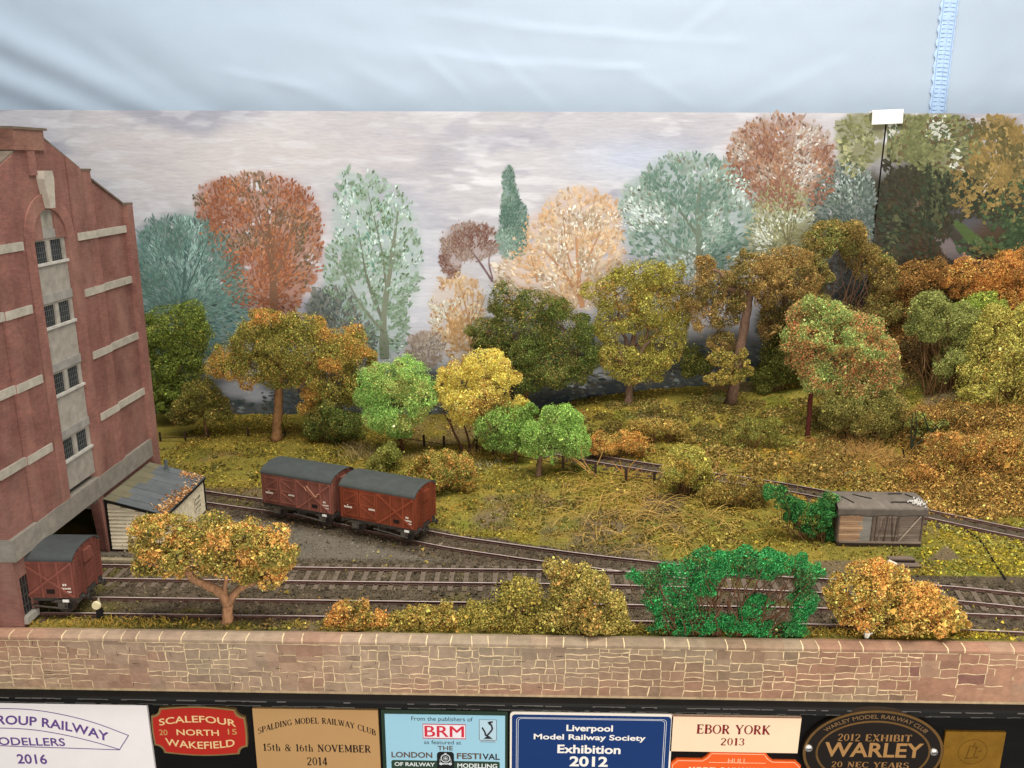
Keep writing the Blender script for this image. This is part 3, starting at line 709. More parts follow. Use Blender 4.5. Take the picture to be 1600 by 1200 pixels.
# white clip over the joint
tcl = thing('board_clip', 'white plastic clip folded over the top of the painted board at its joint', 'clip', (XSEAM+3, DEPTH, ZTOP))
mb = MB(); p0 = at(1364, 174, Y=DEPTH-4); p1 = at(1410, 193.5, Y=DEPTH-4)
x0, x1, zb = p0[0], p1[0], p1[2]
prof = [(DEPTH-3.4, zb), (DEPTH-2.6, zb), (DEPTH-2.2, ZTOP+1), (DEPTH+5.0, ZTOP+1), (DEPTH+5.4, zb+2), (DEPTH+6.2, zb+2), (DEPTH+6.0, ZTOP+2.4), (DEPTH+4.5, ZTOP+3.2), (DEPTH-2.4, ZTOP+3.0), (DEPTH-3.5, ZTOP+1.4)]
mb.prism(prof, 'x', x0, x1, (1, 1, 1))
o = mb.build('clip_body', M_clip, tcl); o.rotation_euler = (0, math.radians(-2.5), 0)

# ------------------------------------------------------------------ front wall and fascia
WALL_Y, WALL_TOP, WALL_BOT = 411.8, 1.6, -33.0
def build_wall():
    t = thing('stone_wall', 'low wall of painted stone blocks with cream mortar running along the front edge', 'wall', (0, WALL_Y, WALL_BOT))
    r_ = random.Random(5); ZT = -1.5
    def field(x, z):
        q = np.array([[x, z*1.6]]); a = float(fbm(q, 60, 311)[0]); b = float(fbm(q, 24, 321)[0])
        c = lin((162, 138, 116)); xf = min(1, max(0, (x+30)/110))
        c = c*(1-.7*xf)+lin((130, 104, 80))*.7*xf
        if x > 195: u = min(1, (x-195)/90); c = c*(1-.85*u)+lin((178, 132, 106))*.85*u  # warm glow towards this end is painted into the stone colour
        if x < -225: u = min(1, (-225-x)/60); c = c*(1-.6*u)+lin((176, 140, 112))*.6*u
        u = min(1, max(0, (a-.5)*7)); c = c*(1-.6*u)+lin((156, 112, 90))*.6*u
        u = min(1, max(0, (.43-a)*9)); c = c*(1-.5*u)+lin((146, 134, 112))*.5*u
        u = min(1, max(0, (b-.56)*6)); return c*(1-.35*u)+lin((176, 152, 124))*.35*u
    mb = MB(); lines = MB(); CRM = lin((232, 206, 162))
    def line(p, q, wd):
        """one wobbly brush stroke of cream mortar"""
        p, q = np.array(p), np.array(q); L = np.linalg.norm(q-p); n = max(2, int(L/1.6)); V = []; d = (q-p)/L; nr = np.array([-d[1], d[0]])
        ph = r_.uniform(0, 6); y = WALL_Y-.11-.03*r_.random(); c = CRM*r_.uniform(.72, 1.05)
        for i in range(n+1):
            u = i/n; m = p+(q-p)*u+nr*.28*math.sin(ph+u*L*.55)+nr*r_.uniform(-.08, .08); w_ = wd*r_.uniform(.65, 1.2)/2*(1 if 0 < i < n else .6)
            V += [(m[0]-nr[0]*w_, y, m[1]-nr[1]*w_), (m[0]+nr[0]*w_, y, m[1]+nr[1]*w_)]
        lines.add(V, [(2*i, 2*i+1, 2*i+3, 2*i+2) for i in range(n)], c)
    x = -480.0
    while x < 480:                                         # random rubble in narrow uneven stacks
        wpan = r_.uniform(10, 26); z = WALL_BOT+1.3
        while z < ZT-.4:
            h = min(r_.choice([2.6, 3.2, 3.8, 4.6, 5.4, 6.4]), ZT-z)
            if ZT-(z+h) < 1.8: h = ZT-z
            xx = x
            while xx < x+wpan-.3:
                wv = r_.uniform(4.5, 14)
                if x+wpan-(xx+wv) < 3.5: wv = x+wpan-xx
                k = r_.random(); c = field(xx+wv/2, z+h/2)*r_.uniform(.9, 1.09)
                if k < .010: c = lin((130, 92, 80))
                elif k < .05: c = c*.8
                V = [(xx, WALL_Y-.04, z), (xx+wv, WALL_Y-.04, z), (xx+wv, WALL_Y-.04, z+h), (xx, WALL_Y-.04, z+h)]
                mb.add(V, [(0, 1, 2, 3)], c)
                worn = float(fbm(np.array([[xx, z*1.3]]), 46, 331)[0]); pr = .96 if (worn < .5 or xx > 20) and xx < 215 else (.72 if worn < .62 else .22)
                wd = r_.uniform(.38, .72)
                if r_.random() < pr: line((xx, z+h), (xx+wv, z+h+r_.uniform(-.3, .3)), wd)
                if r_.random() < pr: line((xx+wv, z), (xx+wv+r_.uniform(-.5, .5), z+h), wd)
                xx += wv
            z += h
        x += wpan
    for k in range(70):                                    # a few dark scratched joints
        x = r_.uniform(-330, 20); z = r_.uniform(WALL_BOT+2, ZT-3); n0 = len(lines.c)
        line((x, z), (x+r_.uniform(-.6, .6), z+r_.uniform(2, 4)) if k % 2 else (x+r_.uniform(2, 6), z), .35); lines.c[-1][:] = lin((84, 70, 56))
    mb.box((-480, WALL_Y, WALL_BOT), (480, 420, ZT+.3), lin((160, 138, 110)))
    xs = np.linspace(-480, 480, 300)
    for a_, b_ in zip(xs[:-1], xs[1:]): mb.add([(a_, WALL_Y-.3, WALL_BOT-.05), (b_, WALL_Y-.3, WALL_BOT-.05), (b_, WALL_Y-.03, WALL_BOT+1.3), (a_, WALL_Y-.03, WALL_BOT+1.3)], [(0, 1, 2, 3)], lin((166, 144, 112))*r_.uniform(.85, 1.1))
    mb.build('stonework', M_stone, t); tag(lines.build('mortar', M_stone, t), kind='stuff')
    mb = MB(); jn = MB(); x = -480                         # rounded coping with a brushed cream line at each joint
    prof = [(WALL_Y-.05, ZT-.1), (WALL_Y-.45, ZT+.6), (WALL_Y-.35, ZT+1.8), (WALL_Y+.4, ZT+2.8), (WALL_Y+2.0, WALL_TOP), (WALL_Y+5.5, WALL_TOP+.3), (WALL_Y+8.2, WALL_TOP-.2), (WALL_Y+8.4, ZT-.1)]
    while x < 480:
        wv = r_.uniform(8.5, 14); dz = r_.uniform(-.08, .1); c = field(x+wv/2, 4)*r_.uniform(.86, 1.06)
        mb.prism([(p, q+(dz if q > 0 else 0)) for p, q in prof], 'x', x, x+wv, c)
        y_ = r_.uniform(-.8, .8); V = []
        for i, (p, q) in enumerate(prof[:6]):
            w_ = r_.uniform(.22, .42); sh = x+y_*(i/5.0)**2; V += [(sh-w_, p-.12, q+.16), (sh+w_, p-.12, q+.16)]
        if r_.random() < .85: jn.add(V, [(2*i, 2*i+1, 2*i+3, 2*i+2) for i in range(5)], CRM*r_.uniform(.7, 1.0))
        x += wv
    for x in np.arange(-480, 480, 9.0):
        if r_.random() < .9: V = [(x, WALL_Y-.3, ZT-.25), (x+9.2, WALL_Y-.3, ZT-.25+r_.uniform(-.15, .15)), (x+9.2, WALL_Y-.5, ZT+.35+r_.uniform(-.1, .2)), (x, WALL_Y-.5, ZT+.35)]; jn.add(V, [(0, 1, 2, 3)], CRM*r_.uniform(.72, 1.02))
    mb.build('coping', M_stone, t); tag(jn.build('coping_mortar', M_stone, t), kind='stuff')
build_wall()

fas = thing('fascia_board', 'black painted wooden board under the stone wall carrying a row of plaques', 'board', (0, 406, -120))
mb = MB(); mb.box((-520, 406.4, -260), (520, 416, WALL_BOT-.2)); mb.build('panel', M_board, fas)
mb = MB(); mb.prism([(403.6, -36.6), (406.2, -36.6), (411.6, -36.6), (411.6, WALL_BOT-.05), (406.0, WALL_BOT-.1), (404.4, WALL_BOT-.9)], 'x', -520, 520)
mb.build('moulding', M_board, fas)
mb = MB(); xx = -480                                    # short pale grey strokes along the moulding edges
for k in range(260):
    x = R.uniform(-420, 420); l = R.uniform(2, 14); z = R.choice([-36.4, -36.2, -34.0]); h = R.uniform(.15, .5)
    mb.box((x, 403.45 if z < -35 else 404.0, z), (x+l, 403.7 if z < -35 else 404.6, z+h), lin((84, 82, 78)))
tag(mb.build('edge_strokes', M_print, fas), kind='stuff')

# ------------------------------------------------------------------ lettering
_tc = {}
def glyphs(text, bold):
    cu = bpy.data.curves.new('t', 'FONT'); cu.body = text; cu.size = 1.0; cu.offset = bold; cu.resolution_u = 4
    ob = bpy.data.objects.new('t', cu); me = bpy.data.meshes.new_from_object(ob)
    v = np.array([p.co[:2] for p in me.vertices]); f = [tuple(p.vertices) for p in me.polygons]
    bpy.data.objects.remove(ob); bpy.data.curves.remove(cu); bpy.data.meshes.remove(me)
    return v, f

SERIF = {  # strokes: (x0,y0,x1,y1,width) ; arcs: ('a',cx,cy,rx,ry,deg0,deg1,width) ; serif bars are thin strokes. Unit cap height 1
 'E': (.62, [(.14,0,.14,1,.15), (.02,.03,.58,.03,.06), (.02,.97,.56,.97,.06), (.14,.52,.44,.52,.06), (.56,.03,.58,.22,.05), (.54,.97,.54,.8,.05), (.44,.42,.44,.62,.05)]),
 'B': (.64, [(.14,0,.14,1,.15), (.02,.03,.3,.03,.06), (.02,.97,.3,.97,.06), (.14,.53,.34,.53,.06), ('a',.3,.75,.22,.22,-90,90,.12), ('a',.32,.28,.26,.25,-90,90,.13)]),
 'O': (.74, [('a',.37,.5,.31,.47,0,360,.12)]), 'Q': (.74, [('a',.37,.5,.31,.47,0,360,.12)]),
 'R': (.68, [(.14,0,.14,1,.15), (.02,.03,.27,.03,.05), (.02,.97,.3,.97,.06), (.14,.5,.32,.5,.06), ('a',.3,.735,.22,.235,-90,90,.12), (.32,.5,.58,.03,.13), (.5,.03,.68,.03,.05)]),
 'Y': (.7, [(.35,0,.35,.48,.14), (.08,.97,.35,.46,.13), (.62,.97,.35,.46,.06), (.0,.97,.22,.97,.05), (.5,.97,.72,.97,.05), (.23,.03,.47,.03,.05)]),
 'K': (.7, [(.14,0,.14,1,.15), (.02,.03,.27,.03,.05), (.02,.97,.27,.97,.05), (.16,.42,.58,.97,.06), (.28,.55,.6,.03,.13), (.48,.97,.68,.97,.05), (.5,.03,.7,.03,.05)]),
 'S': (.56, [('a',.28,.74,.2,.22,40,270,.11), ('a',.28,.27,.22,.24,-140,90,.12), (.47,.95,.47,.78,.05), (.06,.05,.06,.22,.05)]),
 'P': (.6, [(.14,0,.14,1,.15), (.02,.03,.28,.03,.05), (.02,.97,.3,.97,.06), (.14,.46,.32,.46,.06), ('a',.3,.715,.24,.255,-90,90,.12)]),
 'A': (.74, [(.08,.03,.37,1,.06), (.37,1,.64,.03,.15), (.17,.34,.54,.34,.05), (0,.03,.18,.03,.05), (.52,.03,.76,.03,.05)]),
 'L': (.6, [(.14,0,.14,1,.15), (.02,.97,.27,.97,.05), (.02,.03,.56,.03,.06), (.55,.03,.57,.24,.05)]),
 'D': (.72, [(.14,0,.14,1,.15), (.02,.03,.3,.03,.06), (.02,.97,.3,.97,.06), ('a',.28,.5,.36,.47,-90,90,.13)]),
 'I': (.32, [(.16,0,.16,1,.15), (.03,.03,.29,.03,.05), (.03,.97,.29,.97,.05)]),
 'N': (.76, [(.14,0,.14,1,.06), (.14,.97,.62,.03,.14), (.62,0,.62,1,.06), (.02,.03,.27,.03,.05), (.5,.97,.74,.97,.05), (.02,.97,.18,.97,.05)]),
 'G': (.72, [('a',.36,.5,.3,.47,40,330,.12), (.6,.05,.6,.42,.13), (.48,.42,.72,.42,.05), (.58,.95,.58,.76,.05)]),
 'M': (.88, [(.13,0,.13,1,.06), (.13,.97,.44,.1,.13), (.44,.1,.74,.97,.06), (.74,0,.74,1,.15), (.02,.03,.25,.03,.05), (.62,.03,.87,.03,.05), (.02,.97,.16,.97,.05), (.74,.97,.87,.97,.05)]),
 'W': (.98, [(.06,.97,.29,.02,.13), (.29,.02,.48,.9,.06), (.46,.97,.7,.02,.13), (.7,.02,.9,.97,.06), (0,.97,.2,.97,.05), (.4,.97,.56,.97,.05), (.8,.97,1,.97,.05)]),
 'C': (.66, [('a',.36,.5,.3,.47,42,318,.12), (.58,.95,.58,.74,.05), (.58,.06,.58,.22,.05)]),
 'U': (.72, [(.15,.97,.15,.3,.14), ('a',.36,.3,.22,.27,180,360,.1), (.58,.97,.58,.3,.06), (.03,.97,.28,.97,.05), (.47,.97,.7,.97,.05)]),
 'V': (.72, [(.1,.97,.37,.02,.14), (.37,.02,.62,.97,.06), (0,.97,.23,.97,.05), (.51,.97,.74,.97,.05)]),
 'X': (.7, [(.12,.97,.58,.03,.14), (.12,.03,.56,.97,.06), (.02,.97,.24,.97,.05), (.46,.97,.68,.97,.05), (.02,.03,.22,.03,.05), (.46,.03,.7,.03,.05)]),
 'H': (.76, [(.14,0,.14,1,.14), (.62,0,.62,1,.14), (.14,.51,.62,.51,.06), (.02,.03,.27,.03,.05), (.02,.97,.27,.97,.05), (.5,.03,.74,.03,.05), (.5,.97,.74,.97,.05)]),
 'T': (.66, [(.33,0,.33,1,.15), (.03,.97,.63,.97,.06), (.04,.97,.04,.76,.05), (.62,.97,.62,.76,.05), (.2,.03,.46,.03,.05)]),
 '0': (.52, [('a',.26,.5,.19,.47,0,360,.1)]), '1': (.4, [(.22,0,.22,1,.13), (.08,.84,.22,.97,.06), (.08,.03,.36,.03,.05)]),
 '2': (.52, [('a',.25,.72,.18,.24,-30,170,.1), (.41,.62,.06,.06,.09), (.05,.05,.46,.05,.1)]), '3': (.5, [('a',.23,.74,.17,.22,-90,160,.1), ('a',.23,.28,.2,.24,-160,90,.1)]),
 '4': (.54, [(.36,0,.36,1,.12), (.36,.97,.04,.3,.06), (.04,.28,.5,.28,.08)]), '5': (.5, [(.12,.95,.44,.95,.09), (.12,.95,.1,.55,.06), ('a',.23,.33,.2,.28,-150,110,.1)]),
 '6': (.52, [('a',.26,.3,.19,.27,0,360,.1), ('a',.42,.4,.35,.56,110,185,.1)]),
 't': (.36, [(.16,.1,.16,.85,.11), (.03,.66,.32,.66,.05), ('a',.25,.12,.09,.1,180,300,.07)]), 'h': (.56, [(.13,0,.13,1,.11), (.43,0,.43,.42,.11), ('a',.28,.42,.15,.2,0,180,.08), (.02,.03,.24,.03,.04), (.32,.03,.54,.03,.04), (.03,.97,.13,.97,.04)]),
 '&': (.74, [('a',.3,.76,.15,.2,0,360,.08), (.2,.62,.62,.03,.12), ('a',.26,.25,.2,.22,100,320,.09), (.4,.12,.62,.5,.06), (.54,.5,.72,.5,.05)]), ' ': (.36, []),
}
def serif_glyphs(text, track=.07, fat=1.3):
    V = []; Fc = []; x = 0
    for ch in text:
        wv, st = SERIF[ch]
        for s in st:
            if s[0] == 'a':
                _, cx, cy, rx, ry, a0, a1, wd = s; n = max(5, int(abs(a1-a0)/18)); b = len(V)
                for i in range(n+1):
                    t = math.radians(a0+(a1-a0)*i/n); k = fat*wd*(.45+.55*abs(math.cos(t)))/2
                    V += [(x+cx+(rx+k)*math.cos(t), cy+(ry+k*.8)*math.sin(t)), (x+cx+(rx-k)*math.cos(t), cy+(ry-k*.8)*math.sin(t))]
                Fc += [(b+2*i, b+2*i+2, b+2*i+3, b+2*i+1) for i in range(n)]
            else:
                x0, y0, x1, y1, wd = s; d = np.array([x1-x0, y1-y0]); L = np.linalg.norm(d); nrm = np.array([-d[1], d[0]])/L*wd*fat/2; b = len(V)
                V += [(x+x0-nrm[0], y0-nrm[1]), (x+x1-nrm[0], y1-nrm[1]), (x+x1+nrm[0], y1+nrm[1]), (x+x0+nrm[0], y0+nrm[1])]; Fc.append((b, b+1, b+2, b+3))
        x += wv+track
    return np.array(V), Fc

FY = 405.8
def pbox(x0, y0, x1, y1, Y=FY):
    """plane rectangle (X0, Z0, X1, Z1) on the fascia from two photo corners (upper, lower)"""
    a, b = at(x0, y0, Y=Y), at(x1, y1, Y=Y); return a[0], b[2], b[0], a[2]

def lettering(mb, text, box, colr, y, bold=0.0, serif=False, warp=None, track=.07, depth=0.0):
    """text fitted into a plane box; warp(u in -1..1) gives a rise in mm"""
    v, f = serif_glyphs(text, track) if serif else glyphs(text, bold)
    lo, hi = v.min(0), v.max(0); x0, z0, x1, z1 = box
    if serif: lo[1], hi[1] = 0, 1
    u = (v-lo)/(hi-lo); X = x0+(x1-x0)*u[:, 0]; Z = z0+(z1-z0)*u[:, 1]
    if warp: Z = Z+np.array([warp(2*q-1) for q in u[:, 0]])
    Yv = np.full(len(X), y)-np.random.default_rng(len(text)).random()*0.02
    mb.add(np.column_stack([X, Yv, Z]), f, lin(colr))

def outline_plate(mb, pts, y0, y1, colr):
    """flat plate from an outline (X, Z) with thickness from y0 (back) to y1 (front)"""
    n = len(pts); V = [(p[0], y1, p[1]) for p in pts]+[(p[0], y0, p[1]) for p in pts]
    mb.add(V, [tuple(range(n))]+[(i, n+i, n+(i+1) % n, (i+1) % n) for i in range(n)], lin(colr))

def ribbon(mb, pts, wd, y, colr, closed=False):
    P = np.asarray(pts, float); n = len(P); V = []
    for i in range(n):
        if closed: d = P[(i+1) % n]-P[i-1]
        else: d = P[min(i+1, n-1)]-P[max(i-1, 0)]
        d = d/(np.linalg.norm(d)+1e-9); nr = np.array([-d[1], d[0]])*wd/2
        V += [(P[i, 0]-nr[0], y, P[i, 1]-nr[1]), (P[i, 0]+nr[0], y, P[i, 1]+nr[1])]
    k = n if closed else n-1
    mb.add(V, [(2*i, 2*((i+1) % n), 2*((i+1) % n)+1, 2*i+1) for i in range(k)], lin(colr))

def rrect(x0, z0, x1, z1, r, n=5):
    out = []
    for cx, cz, a in ((x1-r, z0+r, -90), (x1-r, z1-r, 0), (x0+r, z1-r, 90), (x0+r, z0+r, 180)):
        for i in range(n+1): t = math.radians(a+90*i/n); out.append((cx+r*math.cos(t), cz+r*math.sin(t)))
    return out

YF = 404.8      # front face of a plate
def plaque(name, label, base):
    return thing(name, label, 'plaque', (base[0], 406.3, base[1]))
LOW = -112.0
# white plaque with purple arched lettering
t = plaque('exhibition_plaque', 'large white plaque with purple lettering and an arched band, dated 2016', (-280, -80))
mb = MB(); x1 = at(229, 1103, Y=YF)[0]; zt = at(150, 1101, Y=YF)[2]
outline_plate(mb, [(-372, LOW), (x1+.6, LOW), (x1, zt), (-372, zt)], 406.35, YF, (246, 240, 238)); mb.build('plate', M_plate, t)
mb = MB(); PUR = (104, 74, 140)
def pxcurve(pts, xs): return np.interp(xs, [p[0] for p in pts], cr([(p[0], p[1], 0) for p in pts], 1)[:, 1])
def smooth_px(pts): return [tuple(at(q[0], q[1], Y=YF)[[0, 2]]) for q in cr([(p[0], p[1], 0) for p in pts], 6)]
v, f = glyphs('GROUP RAILWAY', .022); lo, hi = v.min(0), v.max(0); u = (v-lo)/(hi-lo)
base = cr([(-40, 1134, 0), (0, 1132, 0), (50, 1134, 0), (100, 1141, 0), (140, 1150, 0), (172, 1160, 0)], 6)
PXs = -24+(170+24)*u[:, 0]; PYs = np.interp(PXs, base[:, 0], base[:, 1])-u[:, 1]*14.5
Q = at_v(PXs, PYs, YF); Q[:, 1] = YF-.08; mb.add(Q, f, lin(PUR))
lettering(mb, 'MODELLERS', pbox(-19, 1149.5, 104, 1164), PUR, YF-.08, .016)
lettering(mb, '2016', pbox(27, 1176, 76, 1192), PUR, YF-.08, .018)
for pts in ([(-80, 1113), (-40, 1108.5), (0, 1107), (50, 1109), (100, 1117), (150, 1130), (201, 1149)], [(-80, 1143), (-40, 1139), (0, 1137.5), (50, 1140), (100, 1148), (150, 1160), (187, 1171)], [(201, 1149), (187, 1171)], [(-80, 1160), (0, 1165), (187, 1171.5)]): ribbon(mb, smooth_px(pts), .5, YF-.09, PUR)
mb.build('lettering', M_print, t)

# red shaped plaque
t = plaque('exhibition_plaque', 'red plaque with scalloped gold edge and gold lettering, between the white and tan plaques', (-187, -60))
def scallop(x0, z0, x1, z1, c=5.0, bulge=1.6, inset=0.0):
    x0 += inset; z0 += inset; x1 -= inset; z1 -= inset; out = []; n = 8
    def arc(cx, cz, a0, a1, r=c): return [(cx+r*math.cos(math.radians(a0+(a1-a0)*i/n)), cz+r*math.sin(math.radians(a0+(a1-a0)*i/n))) for i in range(n+1)]
    def bow(p, q, b):
        p, q = np.array(p), np.array(q); d = q-p; nr = np.array([d[1], -d[0]])/np.linalg.norm(d); return [tuple(p+d*i/10+nr*b*math.sin(math.pi*i/10)) for i in range(1, 10)]
    out += bow((x0+c, z0), (x1-c, z0), bulge); out += arc(x1, z0, 180, 90); out += bow((x1, z0+c), (x1, z1-c), .5); out += arc(x1, z1, 270, 180)
    out += bow((x1-c, z1), (x0+c, z1), bulge); out += arc(x0, z1, 360, 270); out += bow((x0, z1-c), (x0, z0+c), .5); out += arc(x0, z0, 90, 0)
    return out
X0, Z0, X1, Z1 = pbox(235, 1106, 388, 1178, YF)
mb = MB(); outline_plate(mb, scallop(X0, Z0, X1, Z1), 406.35, YF-.3, (196, 160, 104)); mb.build('gold_rim', M_brassy, t)
mb = MB(); outline_plate(mb, scallop(X0, Z0, X1, Z1, inset=1.0), 406.3, YF-.5, (180, 40, 28)); mb.build('plate', M_plate, t)
mb = MB(); G_ = (232, 196, 140); zf = YF-.6
lettering(mb, 'SCALEFOUR', pbox(249, 1114.5, 370, 1127), G_, zf, .014, warp=lambda u: -2.6*u*u)
lettering(mb, 'NORTH', pbox(277, 1136.5, 344, 1147), G_, zf, .014)
lettering(mb, '20', pbox(250, 1137, 264, 1146), (200, 150, 90), zf, .01); lettering(mb, '15', pbox(357, 1136, 372, 1145), (200, 150, 90), zf, .01)
lettering(mb, 'WAKEFIELD', pbox(260, 1155, 369, 1168), G_, zf, .014, warp=lambda u: 2.2*u*u)
mb.build('lettering', M_print, t)

# tan metal plaque
t = plaque('exhibition_plaque', 'tan metal plaque with black serif lettering, dated November 2014', (-120, -80))
X0, Z0, X1, Z1 = pbox(394, 1107, 594, 1200, YF); mb = MB(); outline_plate(mb, [(X0, LOW), (X1+.5, LOW), (X1, Z1), (X0, Z1)], 406.35, YF, (186, 146, 96)); mb.build('plate', M_plate, t)
mb = MB(); K = (46, 32, 24)
lettering(mb, 'SPALDING MODEL RAILWAY CLUB', pbox(404, 1136, 588, 1148), K, YF-.08, serif=True, warp=lambda u: 7.6*(1-u*u))
lettering(mb, '15th & 16th NOVEMBER', pbox(412, 1160, 580, 1174), K, YF-.08, serif=True)
lettering(mb, '2014', pbox(480, 1181, 512, 1194), K, YF-.08, serif=True)
mb.build('lettering', M_print, t)

# light blue plaque with dark green frame
t = plaque('exhibition_plaque', 'light blue plaque with a dark green frame and an engine emblem', (-45, -80))
X0, Z0, X1, Z1 = pbox(595, 1109, 793, 1200, YF); mb = MB(); outline_plate(mb, [(X0, LOW), (X1, LOW), (X1, Z1), (X0, Z1)], 406.35, YF, (42, 58, 44)); mb.build('frame', M_plate, t)
a = pbox(601, 1115, 789, 1200, YF); mb = MB(); outline_plate(mb, [(a[0], LOW), (a[2], LOW), (a[2], a[3]), (a[0], a[3])], 406.3, YF-.25, (156, 202, 220)); mb.build('plate', M_plate, t)
mb = MB(); zf = YF-.33
lettering(mb, 'From the publishers of', pbox(643, 1117, 739, 1127), (50, 62, 70), zf, .0)
rb = pbox(661, 1129, 728, 1152); ribbon(mb, [(rb[0], rb[1]), (rb[2], rb[1]), (rb[2], rb[3]), (rb[0], rb[3])], .55, zf, (196, 44, 62), True)
outline_plate(mb, [(rb[0]+.3, rb[1]+.3), (rb[2]-.3, rb[1]+.3), (rb[2]-.3, rb[3]-.3), (rb[0]+.3, rb[3]-.3)], zf+.02, zf-.02, (232, 226, 228)); lettering(mb, 'BRM', pbox(664, 1131.5, 725, 1149.5), (204, 44, 64), zf-.06, .0)
for k in (-.5, .5): lettering(mb, 'BRM', pbox(664+k, 1131.5, 725+k, 1149.5), (204, 44, 64), zf-.06-.02*k, .0)
lettering(mb, 'as featured at', pbox(663, 1154, 721, 1161), (50, 62, 70), zf, .0)
lettering(mb, 'THE', pbox(684, 1163, 708, 1170), (92, 78, 66), zf, .02)
lettering(mb, 'LONDON', pbox(612, 1172, 676, 1182), (98, 80, 66), zf, .025); lettering(mb, 'FESTI', pbox(714, 1174, 752, 1184), (98, 80, 66), zf, .025); lettering(mb, 'VAL', pbox(754, 1175, 781, 1185), (54, 46, 48), zf, .025)
bb = pbox(612, 1185, 781, 1200); outline_plate(mb, rrect(bb[0], bb[1]-3, bb[2], bb[3], 1.2), YF-.26, zf-.02, (44, 66, 50))
lettering(mb, 'OF RAILWAY', pbox(617, 1188, 680, 1195), (226, 232, 230), zf-.1, .018); lettering(mb, 'MODELLING', pbox(715, 1190, 777, 1198), (226, 232, 230), zf-.1, .018)
mb.build('lettering', M_print, t)
mb = MB(); eb = pbox(683, 1172, 710, 1200); outline_plate(mb, rrect(eb[0], eb[1]-4, eb[2], eb[3], 2.0), YF-.26, zf-.12, (24, 26, 26))
cx, cz = (eb[0]+eb[2])/2, eb[3]-4.2
def circ(cx, cz, r, n=22, sx=1.0): return [(cx+sx*r*math.cos(2*math.pi*i/n), cz+r*math.sin(2*math.pi*i/n)) for i in range(n)]
ribbon(mb, circ(cx, cz, 2.5), .55, zf-.2, (206, 214, 214), True); ribbon(mb, circ(cx, cz-.1, 1.3), .35, zf-.2, (170, 178, 178), True)
outline_plate(mb, circ(cx, cz-.1, .7, 12), zf-.15, zf-.22, (196, 204, 204)); outline_plate(mb, [(cx-.5, cz+2.6), (cx+.5, cz+2.6), (cx+.7, cz+3.5), (cx-.7, cz+3.5)], zf-.15, zf-.22, (196, 204, 204))
outline_plate(mb, [(cx-3.6, cz-4.2), (cx+3.6, cz-4.2), (cx+3.6, cz-3.2), (cx-3.6, cz-3.2)], zf-.15, zf-.22, (186, 192, 192))
for s in (-1, 1): outline_plate(mb, circ(cx+s*2.6, cz-3.7, .9, 12), zf-.16, zf-.25, (210, 216, 216)); ribbon(mb, [(cx+s*3.0, cz-.5), (cx+s*3.2, cz-2.9)], .5, zf-.2, (150, 156, 156))
mb.build('engine_emblem', M_print, t)
mb = MB(); lb = pbox(749, 1122, 776, 1157); outline_plate(mb, [(lb[0], lb[1]), (lb[2], lb[1]), (lb[2], lb[3]), (lb[0], lb[3])], YF-.26, zf, (180, 208, 220))
ribbon(mb, [(lb[0], lb[1]+1.2), (lb[2], lb[1]+1.2), (lb[2], lb[3]), (lb[0], lb[3])], .28, zf-.06, (60, 62, 64), True)
cx, cz = (lb[0]+lb[2])/2, (lb[1]+lb[3])/2; q = lambda pts: [(cx+a*(lb[2]-lb[0])/2, cz+b*(lb[3]-lb[1])/2) for a, b in pts]
for pts in ([(-.05, -.5), (.45, -.05), (.62, .2), (.5, .55), (.25, .75), (.05, .62), (.35, .45), (.4, .15), (.1, -.15), (-.3, -.45)], [(-.75, .25), (-.6, .35), (-.25, -.1), (-.15, -.45), (-.35, -.45), (-.45, -.1)], [(-.5, -.72), (.55, -.72), (.2, -.5), (.0, -.42), (-.2, -.52)], [(.1, .62), (.55, .75), (.6, .88), (.2, .85), (-.05, .78)]):
    outline_plate(mb, q(pts[::-1]), zf-.05, zf-.1, (44, 42, 44))
for k in (0, 1): ribbon(mb, [(lb[0]+.6, lb[1]+.75-.75*k), (lb[2]-.6, lb[1]+.75-.75*k)], .28, zf-.06, (96, 104, 108))
mb.build('club_emblem', M_print, t)

# navy plaque
t = plaque('exhibition_plaque', 'navy blue plaque with a white rim and white lettering, dated 2012', (38, -80))
X0, Z0, X1, Z1 = pbox(797, 1112, 1047, 1200, YF); mb = MB(); outline_plate(mb, rrect(X0, LOW, X1, Z1, 2.2), 406.35, YF, (238, 230, 216)); mb.build('rim', M_plate, t)
a = pbox(800, 1116, 1044, 1200, YF); mb = MB(); outline_plate(mb, rrect(a[0], LOW+2, a[2], a[3], 2.0), 406.3, YF-.2, (24, 54, 108)); mb.build('plate', M_plate, t)
mb = MB(); zf = YF-.28; Wt = (240, 236, 226)
for k in (3.2, 4.4): ribbon(mb, rrect(a[0]+k*.8, -80.0+k*.3, a[2]-k*.8, a[3]-k*.55, 2.0), .3, zf, (214, 216, 220), True)
lettering(mb, 'Liverpool', pbox(885, 1130, 957, 1144), Wt, zf, .026); lettering(mb, 'Model Railway Society', pbox(834, 1144, 1008, 1158), Wt, zf, .022)
lettering(mb, 'Exhibition', pbox(871, 1161, 969, 1176), Wt, zf, .026); lettering(mb, '2012', pbox(890, 1179, 949, 1196), Wt, zf, .03)
mb.build('lettering', M_print, t)

